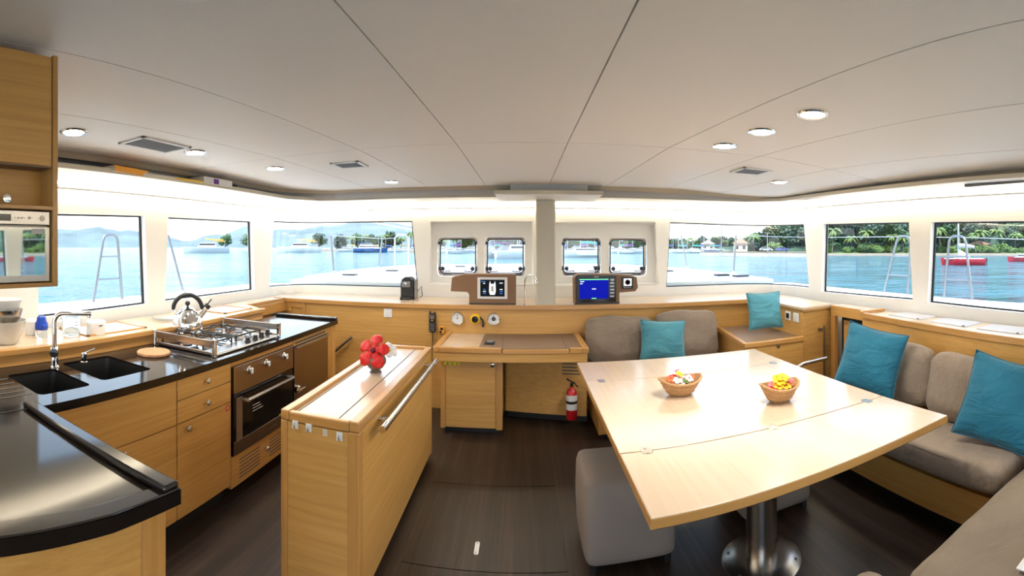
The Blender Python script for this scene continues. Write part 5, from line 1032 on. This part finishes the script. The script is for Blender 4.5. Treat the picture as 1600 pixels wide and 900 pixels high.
ridge('mountains', 2600, 3600, 4600, [(-20, 22), (60, 28), (100, 27), (150, 31), (200, 26), (250, 16), (290, 10), (340, 20), (395, 33), (430, 26), (470, 28), (520, 35), (565, 41), (620, 36), (680, 26), (760, 14), (900, 6), (960, 0)], 'hill_haze', 'hazy mountains across the bay', 1.2)
ridge('hillside', 165, 300, 460, [(1120, 0), (1180, 20), (1240, 46), (1320, 70), (1450, 84), (1720, 90)], 'hill_near', 'steep forested hillside behind the beach', 2.)
def shore(name, x0, x1, d0, d1, z, m, label, wob=2.):
    n_ = 40; b = B(); fr = []; bk = []
    for i in range(n_+1):
        x = x0+(x1-x0)*i/n_; th = (x-CX)/F; d = d0+wob*sin(i*1.3)+wob*.5*sin(i*2.9); fr.append((d*sin(th), d*cos(th))); bk.append((d1*sin(th), d1*cos(th)))
    for i in range(n_):
        b.face([(*fr[i], z), (*fr[i+1], z), (*bk[i+1], z+.6), (*bk[i], z+.6)]); b.face([(fr[i][0]*.99, fr[i][1]*.99, SEA-.5), (fr[i+1][0]*.99, fr[i+1][1]*.99, SEA-.5), (*fr[i+1], z), (*fr[i], z)])
    return struct(b.o(name, m, weld=True), label)
shore('beach', 1230, 1720, 151, 155, SEA+.12, 'sand', 'narrow sandy beach'); shore('lawn', 1230, 1720, 154.5, 190, SEA+.5, 'lawn', 'bright green lawn behind the beach', 1.)
shore('village_shore', 640, 1260, 235, 330, SEA+.8, 'sand', 'village shore behind the moored boats', 3.); shore('point_shore', 470, 660, 300, 340, SEA+.6, 'sand', 'low point with casuarina trees')
# stone pier
pa, pb2 = PD(1093, 402, 150), PD(1262, 405, 130); t = thing('stone_pier', 'grey stone pier running out from the shore', 'pier', pa)
pa.z = pb2.z = SEA+.5; dv = (pb2-pa).normalized(); nv2 = Vector((-dv.y, dv.x, 0)); B().prism([(pa.x, pa.y), (pb2.x, pb2.y), (pb2.x+nv2.x*14, pb2.y+nv2.y*14), (pa.x+nv2.x*3, pa.y+nv2.y*3)], SEA-.6, SEA+1.0).o('wall', 'stone', t); B().prism([(pa.x+nv2.x*.4, pa.y+nv2.y*.4), (pb2.x+nv2.x*.4, pb2.y+nv2.y*.4), (pb2.x+nv2.x*13, pb2.y+nv2.y*13), (pa.x+nv2.x*3, pa.y+nv2.y*3)], SEA+1.0, SEA+1.4).o('top', 'sand', t)
# ---- trees
def leaf_cloud(b, c, rad, n_, size, rnd, flat=.0):
    for _ in range(n_):
        while True:
            p = Vector((rnd.uniform(-1, 1), rnd.uniform(-1, 1), rnd.uniform(-1, 1)))
            if .35 < p.length < 1: break
        p = Vector((p.x*rad[0], p.y*rad[1], p.z*rad[2]))+Vector(c); s_ = size*rnd.uniform(.6, 1.4)
        u = Vector((rnd.gauss(0, 1), rnd.gauss(0, 1), rnd.gauss(0, 1)*.7)).normalized(); w2 = u.orthogonal().normalized()
        b.face([p-u*s_-w2*s_*.4, p+u*s_*.2-w2*s_*.7, p+u*s_, p-u*s_*.1+w2*s_*.7])
def tree_proto(seed, m, clumps, rad, size, dens, trunk_h):
    rnd = random.Random(seed); t = bpy.data.objects.new('tree', None); COL.objects.link(t)
    b = B()
    for _ in range(clumps):
        a = rnd.random()*6.28; r_ = sqrt(rnd.random())*rad[0]; z = trunk_h+rad[1]*(.35+rnd.random()*1.3); k = .45+.3*rnd.random()
        r_ *= max(.2, 1-abs((z-trunk_h)/(rad[1]*2)-.4))
        leaf_cloud(b, (r_*cos(a), r_*sin(a), z), (rad[0]*k, rad[0]*k, rad[1]*k*.8), dens, size, rnd)
    b.o('crown', m, t, normals=False); B().tube([(0, 0, -.1), (.01, 0, trunk_h*.6), (0, .01, trunk_h+rad[1])], [.03, .024, .012], 6).o('trunk', 'bark', t); return t
def palm_proto(seed, m='palm_green', h=.8):
    rnd = random.Random(seed); t = bpy.data.objects.new('palm', None); COL.objects.link(t); top = Vector((.07, .02, h)); b = B()
    for k in range(16):
        a = 2*pi*k/16+rnd.random()*.3; el = rnd.uniform(-.2, 1.0); L = .34*rnd.uniform(.8, 1.1); d = Vector((cos(a), sin(a), 0)); s_ = Vector((-sin(a), cos(a), 0)); prev = None
        for i in range(9):
            u = i/8; p = top+d*(L*u*cos(el*.6))+Vector((0, 0, L*(sin(el)*u*.9-.75*u*u)))
            if prev is not None:
                wv = .055*sin(pi*min(1, u*.9+.1))+.008
                for sg in (-1, 1): b.face([prev, p, p+s_*sg*wv+d*.03+Vector((0, 0, -.045)), prev+s_*sg*wv*.9+d*.01+Vector((0, 0, -.04))])
            prev = p
    b.o('fronds', m, t, normals=False); B().tube([(0, 0, -.05), (.03, 0, h*.4), (.05, .01, h*.75), top], [.022, .016, .013, .012], 6).o('trunk', 'bark', t); return t
PROT = {'cas': tree_proto(1, 'fol_mid', 16, (.30, .34), .034, 90, .14), 'dark': tree_proto(2, 'fol_dark', 16, (.34, .34), .045, 80, .10), 'mid': tree_proto(3, 'fol_mid', 14, (.36, .32), .045, 80, .12), 'blue': tree_proto(4, 'fol_blue', 16, (.32, .36), .045, 80, .08), 'bush': tree_proto(5, 'fol_light', 12, (.42, .36), .05, 80, .02), 'palm': palm_proto(6), 'palm2': palm_proto(8, h=.72)}
USED = set()
def plant(kind, x, d, h, label, group=None, z=None, name=None):
    th = (x-CX)/F; loc = (d*sin(th), d*cos(th), SEA+.5 if z is None else z); nm = name or {'palm': 'palm_tree', 'palm2': 'palm_tree', 'bush': 'bush'}.get(kind, 'broadleaf_tree')
    pr = PROT[kind]
    if group and 'tree' in label:
        label = label.replace('tree', 'palm', 1) if 'palm' in kind else {'dark': 'dark green ', 'mid': 'mid-green ', 'blue': 'blue-green ', 'cas': 'wispy '}[kind]+label
    if kind in USED: r = copy_tree(pr)
    else: r = pr; USED.add(kind)
    r.name = nm; r.location = loc; r.rotation_euler = (0, 0, random.random()*6.28); r.scale = (h, h, h)
    tag(r, label, 'bush' if 'bush' in nm else ('palm' if 'palm' in nm else 'tree'), group); return r
VIS = [(92, 232), (258, 400), (424, 652), (684, 746), (757, 821), (877, 939), (951, 1011), (1046, 1262), (1284, 1424), (1453, 1606)]
def seen(x, m_=3): return any(a-m_ <= x <= b+m_ for a, b in VIS)
def hpx(px, d): return px*d/F
plant('cas', 352, 320, hpx(30, 320), 'round dark casuarina tree seen through the window behind the kettle', name='casuarina_tree'); plant('cas', 388, 330, hpx(30, 330), 'casuarina tree at the window edge behind the kettle', name='casuarina_tree')
plant('cas', 499, 310, hpx(32, 310), 'full round casuarina tree on the low point by the catamaran', name='casuarina_tree'); plant('blue', 533, 312, hpx(31, 312), 'dark casuarina tree between the round tree and the palms', name='casuarina_tree')
for i, x in enumerate((551, 562, 572, 586, 600, 612, 626, 641)): plant(('palm', 'mid', 'palm2', 'mid', 'palm', 'dark', 'palm2', 'palm')[i], x, 305+5*(i % 3), hpx(27+5*(i % 2)+3*(i % 3), 305), 'shore tree behind the blue-hulled yacht', 'trees behind the blue-hulled yacht')
rr = random.Random(11)
for i in range(44):
    x = 660+400*i/43+rr.uniform(-5, 5)
    if not seen(x): continue
    plant(rr.choice(('dark', 'mid', 'blue', 'palm', 'mid', 'palm2')), x, 290+rr.uniform(0, 35), hpx(rr.uniform(22, 32), 300), 'shore tree behind the moored boats', 'trees behind the moored boats')
for i in range(20):
    x = 1048+105*i/19+rr.uniform(-3, 3); plant(rr.choice(('dark', 'mid', 'blue', 'palm', 'mid')), x, 250+rr.uniform(0, 35), hpx(rr.uniform(20, 30), 260), 'tree in the village treeline left of the hut', 'village treeline')
for i in range(26):
    x = 1168+98*i/25+rr.uniform(-4, 4); k = (x-1165)/100; plant(rr.choice(('dark', 'mid', 'blue', 'dark', 'palm')), x, 175+rr.uniform(0, 25)+i % 3*8, hpx(30+34*min(1, k*1.3)+rr.uniform(-4, 5), 185), 'tall dense tree behind the stone pier', 'tall trees behind the pier')
plant('palm', 1180, 168, hpx(36, 168), 'wide palm standing in front of the tall trees by the pier'); plant('bush', 1165, 160, hpx(16, 160), 'low bush beside the hut'); plant('bush', 1210, 150, hpx(26, 150), 'round bright bush behind the parked cars')
for i in range(120):
    x = 1268+400*i/119+rr.uniform(-6, 6)
    if not seen(x, 6): continue
    d = rr.choice((172, 190, 208, 228, 250))+rr.uniform(-6, 6); z = SEA+1+max(0, d-178)*.42
    plant(rr.choice(('dark', 'dark', 'blue', 'mid', 'blue')), x, d, rr.uniform(11, 16), 'tree of the dark forest behind the beach', 'dark forest behind the beach', z=z)
for i, x in enumerate((1300, 1332, 1352, 1362, 1392, 1412, 1470, 1487, 1525, 1535, 1556, 1585)): plant(('palm', 'palm2')[i % 2], x, 164+rr.uniform(-2, 5), rr.uniform(7.5, 12.5), 'coconut palm in front of the dark forest', 'palms along the beach')
for i in range(34):
    x = 1278+350*i/33+rr.uniform(-4, 4)
    if not seen(x, 4): continue
    plant(rr.choice(('bush', 'mid', 'bush')), x, 163+rr.uniform(-2, 4), rr.uniform(2.6, 5.2), 'light green garden bush behind the beach lawn', 'garden bushes behind the beach', name='bush')
# ---- boats
def hull(L, Bm, D, m, t, y=0., name='hull', sheer=.12):
    b = B(); n_ = 12; secs = []
    for i in range(n_+1):
        u = i/n_; x = -L/2+L*u; wv = Bm/2*(1-abs(max(0, u-.35)/.65)**2.2)*(.82+.18*min(1, u*4)); top = D*(1+sheer*(u-.3)**2*4); k = max(.02, wv)
        rk = (L*.04*max(0, u-.8)/.2)
        secs.append([(x+rk, y-k, top), (x+rk*.5, y-k*.93, D*.35), (x, y-k*.45, -.25), (x, y+k*.45, -.25), (x+rk*.5, y+k*.93, D*.35), (x+rk, y+k, top)])
    vs_ = [[b.v(*p) for p in s_] for s_ in secs]
    for A, C in zip(vs_, vs_[1:]):
        for j in range(5): b.bm.faces.new([A[j], A[j+1], C[j+1], C[j]])
        b.bm.faces.new([A[5], A[0], C[0], C[5]])
    b.bm.faces.new(vs_[0]); b.bm.faces.new(vs_[-1]); return b.o(name, m, t, smooth=True)
def cabin(t, x0, x1, w_, z0, z1, m='boat_white', taper=.7, name='cabin', win=True, y=0.):
    dx = (z1-z0)*.8; o = B().prism([(x0, z0), (x1, z0), (x1-dx, z1), (x0+dx*.3, z1)], y-w_/2, y+w_/2, 'Y').o(name, m, t, bevel=.08)
    if win:
        za, zb2 = z0+(z1-z0)*.42, z0+(z1-z0)*.78; B().prism([(x0+dx*.4, za), (x1-dx*.55, za), (x1-dx*.85, zb2), (x0+dx*.45, zb2)], y-w_/2-.02, y+w_/2+.02, 'Y').o('cabin_window', 'boat_glass', o)
    return o
def mast(t, x, h, z0=1.5, boom=0., sail=None, y=0.):
    mo = B().tube([(x, y, z0), (x, y, h)], [.14, .10], 8).o('mast', 'mast', t, smooth=True)
    if boom:
        B().tube([(x, y, z0+1.6), (x-boom, y, z0+1.5)], .10, 8).o('boom', 'mast', mo)
        if sail: B().tube([(x-.1, y, z0+1.9), (x-boom*.5, y, z0+1.85), (x-boom, y, z0+1.7)], [.35, .3, .16], 8).o('sail_cover', sail, mo, smooth=True)
    for s_ in (-1, 1): B().tube([(x, y, h), (x-.4, y+s_*1.6, z0-.4)], .025, 4).o('stay', 'mast', mo)
    return mo
def place(t, x, d, flip=False, rz=0.): th = (x-CX)/F; t.location = (d*sin(th), d*cos(th), SEA); t.rotation_euler = (0, 0, -th+(pi if flip else 0)+rz); return t
def catamaran(L, label, canvas, mh, group=None):
    t = thing('catamaran', label, 'boat', (0, 0, 0), group); s_ = L/14
    for y in (-3.1*s_, 3.1*s_): hull(L, 1.9*s_, 1.7*s_, 'boat_white', t, y)
    bx(-L*.38, L*.25, -3*s_, 3*s_, 1.1*s_, 1.8*s_).o('bridgedeck', 'boat_white', t, bevel=.1); cabin(t, -L*.22, L*.22, 5*s_, 1.8*s_, 3.2*s_); bx(-L*.42, -L*.16, -2.4*s_, 2.4*s_, 3.5*s_, 3.7*s_).o('bimini', canvas, t, bevel=.05)
    for x in (-L*.40, -L*.18):
        for y in (-2.2*s_, 2.2*s_): B().tube([(x, y, 1.7*s_), (x, y, 3.5*s_)], .06, 6).o('bimini_pole', 'mast', t)
    mast(t, L*.03, mh, 3*s_, L*.4, canvas); return t
def monohull(L, label, m, mh, cover='canvas_blue', group=None):
    t = thing('sailboat', label, 'boat', (0, 0, 0), group); hull(L, L*.28, L*.11, m, t); cabin(t, -L*.22, L*.2, L*.17, L*.11, L*.17); mast(t, L*.06, mh, L*.15, L*.36, cover); return t
def motor(L, label, m, tiers=2, group=None):
    t = thing('motor_yacht', label, 'boat', (0, 0, 0), group); hull(L, L*.27, L*.12, m, t); 
    bx(-L*.46, L*.34, -L*.115, L*.115, L*.115, L*.135).o('deck', 'boat_white', t, bevel=.05); cabin(t, -L*.34, L*.28, L*.2, L*.13, L*.21); cabin(t, -L*.30, L*.10, L*.16, L*.215, L*.275, name='flybridge')
    bx(-L*.36, -.0, -L*.1, L*.1, L*.31, L*.318).o('hardtop', 'canvas_blue' if m == 'boat_blue' else 'boat_white', t)
    for x in (-L*.34, -L*.04):
        for y in (-L*.08, L*.08): B().tube([(x, y, L*.26), (x, y, L*.31)], .05, 5).o('hardtop_pole', 'mast', t)
    return t
def wl(y): return (H-SEA)*F/(y-HY)
place(catamaran(22, 'white catamaran with yellow canvas seen behind the kettle window', 'canvas_yellow', 24), 323, wl(395), True)
place(catamaran(22, 'white catamaran with yellow canvas left of the round tree in the front window', 'canvas_yellow', 26), 468, wl(394.5), True)
place(motor(17.5, 'dark blue motor yacht with white superstructure', 'boat_blue'), 578, wl(394.5)); place(motor(11, 'small white motor boat left of the blue yacht', 'boat_white'), 543, wl(393.5)); place(motor(9, 'white motor boat right of the blue yacht', 'boat_white'), 619, wl(394))
for i, x in enumerate((553, 567, 590, 604, 634, 645)): place(monohull(13, 'white sailboat moored among the boats behind the blue yacht', 'boat_white', 19+3*(i % 3), ('canvas_yellow', 'canvas_blue')[i % 2], 'sailboats behind the blue yacht'), x, wl(393)+4*i, bool(i % 2), .3*(i % 3-1))
for i, x in enumerate((690, 704, 718, 733, 762, 775, 790, 814, 884, 898, 916, 932, 956, 970, 986, 1002)):
    k = i % 4; c_ = ('canvas_blue', 'canvas_teal', 'canvas_purple', 'canvas_blue')[k]
    wh = ('leftmost', 'second', 'third', 'fourth')[i//4]; cn = c_[7:]; ps = ('first', 'second', 'third', 'last')[i % 4]
    if i % 3: t = monohull(12, '%s moored sailboat, %s sail cover, seen through the %s hatch' % (ps, cn, wh), 'boat_white', 17+2*k, c_, 'marina boats seen through the hatches')
    else: t = motor(11, '%s moored boat, a motor boat, seen through the %s hatch' % (ps, wh), ('boat_white', 'boat_blue')[k == 1], group='marina boats seen through the hatches')
    place(t, x, wl(395)-14*(i % 3), bool(i % 2), .4*(i % 3-1))
place(catamaran(15, 'near white catamaran with purple canvas in the hatch beside the column', 'canvas_purple', 17), 806, 118, False, .5); place(monohull(15, 'near sailboat with teal sail cover in the hatch above the plotter', 'boat_white', 18, 'canvas_teal'), 912, 128, True, .2)
for i, x in enumerate((1050, 1062, 1072, 1084, 1098, 1112, 1125)): place(monohull(11, 'white sailboat moored off the village left of the pier', ('boat_white', 'boat_white', 'boat_blue')[i % 3], 22+3*(i % 3), ('canvas_blue', 'canvas_teal')[i % 2], 'sailboats off the village'), x, wl(395)-6*(i % 2), bool(i % 2), .35*(i % 3-1))
t = thing('red_sailboat', 'small red-hulled sailboat with white cabin off the beach', 'boat'); hull(6.9, 2.2, .95, 'boat_red', t); bx(-3.1, 3.1, -.8, .8, .94, 1.05).o('deck', 'boat_white', t, bevel=.03); cabin(t, -1.0, 1.6, 1.5, 1.0, 1.55); mast(t, .9, 9.5, 1.2, 2.6, 'boat_white')
B().prism([(-.9, 1.55), (.9, 1.55), (.75, 2.5)], -.4, .4, 'Y').o('spray_hood', 'boat_white', t); ob = bx(-3.75, -3.45, -.15, .15, .5, 1.15).o('outboard', 'black', t, bevel=.05); B().tube([(-3.6, 0, .6), (-3.7, 0, -.1)], .08, 6).o('outboard_leg', 'black', ob)
for k in range(5): B().bar((-1.0-.34*k, -1.09+.0, .55), (-1.18-.34*k, -1.085, .75), .03, .12, (0, 1, 0)).o('hull_letter', 'boat_white', t)
place(t, 1506, wl(414), True)
t = motor(7, 'small orange boat cut off at the right picture edge', 'boat_red'); place(t, 1604, wl(409), True); t['label'] = 'small boat cut off at the right picture edge'
# ---- hut, cars, lamp post, chimney on the shore
def house(x, d, w_, h_, label, rm='roof'):
    t = thing('shore_hut', label, 'house', (0, 0, 0)); bx(-w_/2, w_/2, -w_*.4, w_*.4, 0, h_).o('walls', 'house', t); B().prism([(-w_*.6, h_), (w_*.6, h_), (0, h_*1.75)], -w_*.5, w_*.5, 'Y').o('roof', rm, t)
    for xx in (-w_*.25, w_*.25): bx(xx-w_*.1, xx+w_*.1, -w_*.41, -w_*.39, h_*.3, h_*.75).o('window', 'boat_glass', t)
    place(t, x, d); t.location.z = SEA+1.4; return t
house(1157, 150, 4.6, 2.6, 'small hut with pitched roof on the pier'); house(1106, 240, 7, 3, 'white village house behind the moored sailboats', 'house'); house(1530, 171, 9, 2.2, 'long low house with reddish roof behind the red sailboat')
def car(x, d, m, label):
    t = thing('parked_car', label, 'car'); B().prism([(-2.1, .35), (2.1, .35), (2.1, .8), (1.3, .95), (.7, 1.45), (-1.1, 1.45), (-1.9, .95), (-2.1, .9)], -.85, .85, 'Y').o('body', m, t, bevel=.08); B().prism([(-1.55, .98), (1.1, .98), (.62, 1.38), (-1.05, 1.38)], -.87, .87, 'Y').o('windows', 'boat_glass', t)
    for xx in (-1.3, 1.3):
        for yy in (-.8, .8): B().lathe([(.34, -.1), (.34, .1)], (xx, yy, .34), 14, (0, 1, 0)).o('wheel', 'black', t)
    place(t, x, d); t.location.z = SEA+1.42
car(1197, 140, 'car_grey', 'grey car parked on the pier under the trees'); car(1222, 138, 'car_blue', 'dark blue car parked on the pier under the trees')
p = PD(1199, 396, 136); t = thing('lamp_post', 'tall street lamp post beside the parked cars', 'lamp post', (p.x, p.y, SEA+1.4)); B().tube([(p.x, p.y, SEA+1.4), (p.x, p.y, H+22*136/F)], .10, 6).o('pole', 'mast', t); B().bar((p.x-.9, p.y, H+22*136/F), (p.x+.9, p.y, H+22*136/F), .15, .12).o('crossarm', 'mast', t)
p = PD(1126, 385, 320); t = thing('chimney_stack', 'tall grey chimney rising behind the village', 'chimney', (p.x, p.y, SEA)); B().lathe([(1.5, 0), (1.3, 14), (1.15, H-SEA+32*320/F), (0, H-SEA+32*320/F)], (p.x, p.y, SEA), 12).o('shaft', 'stone', t)
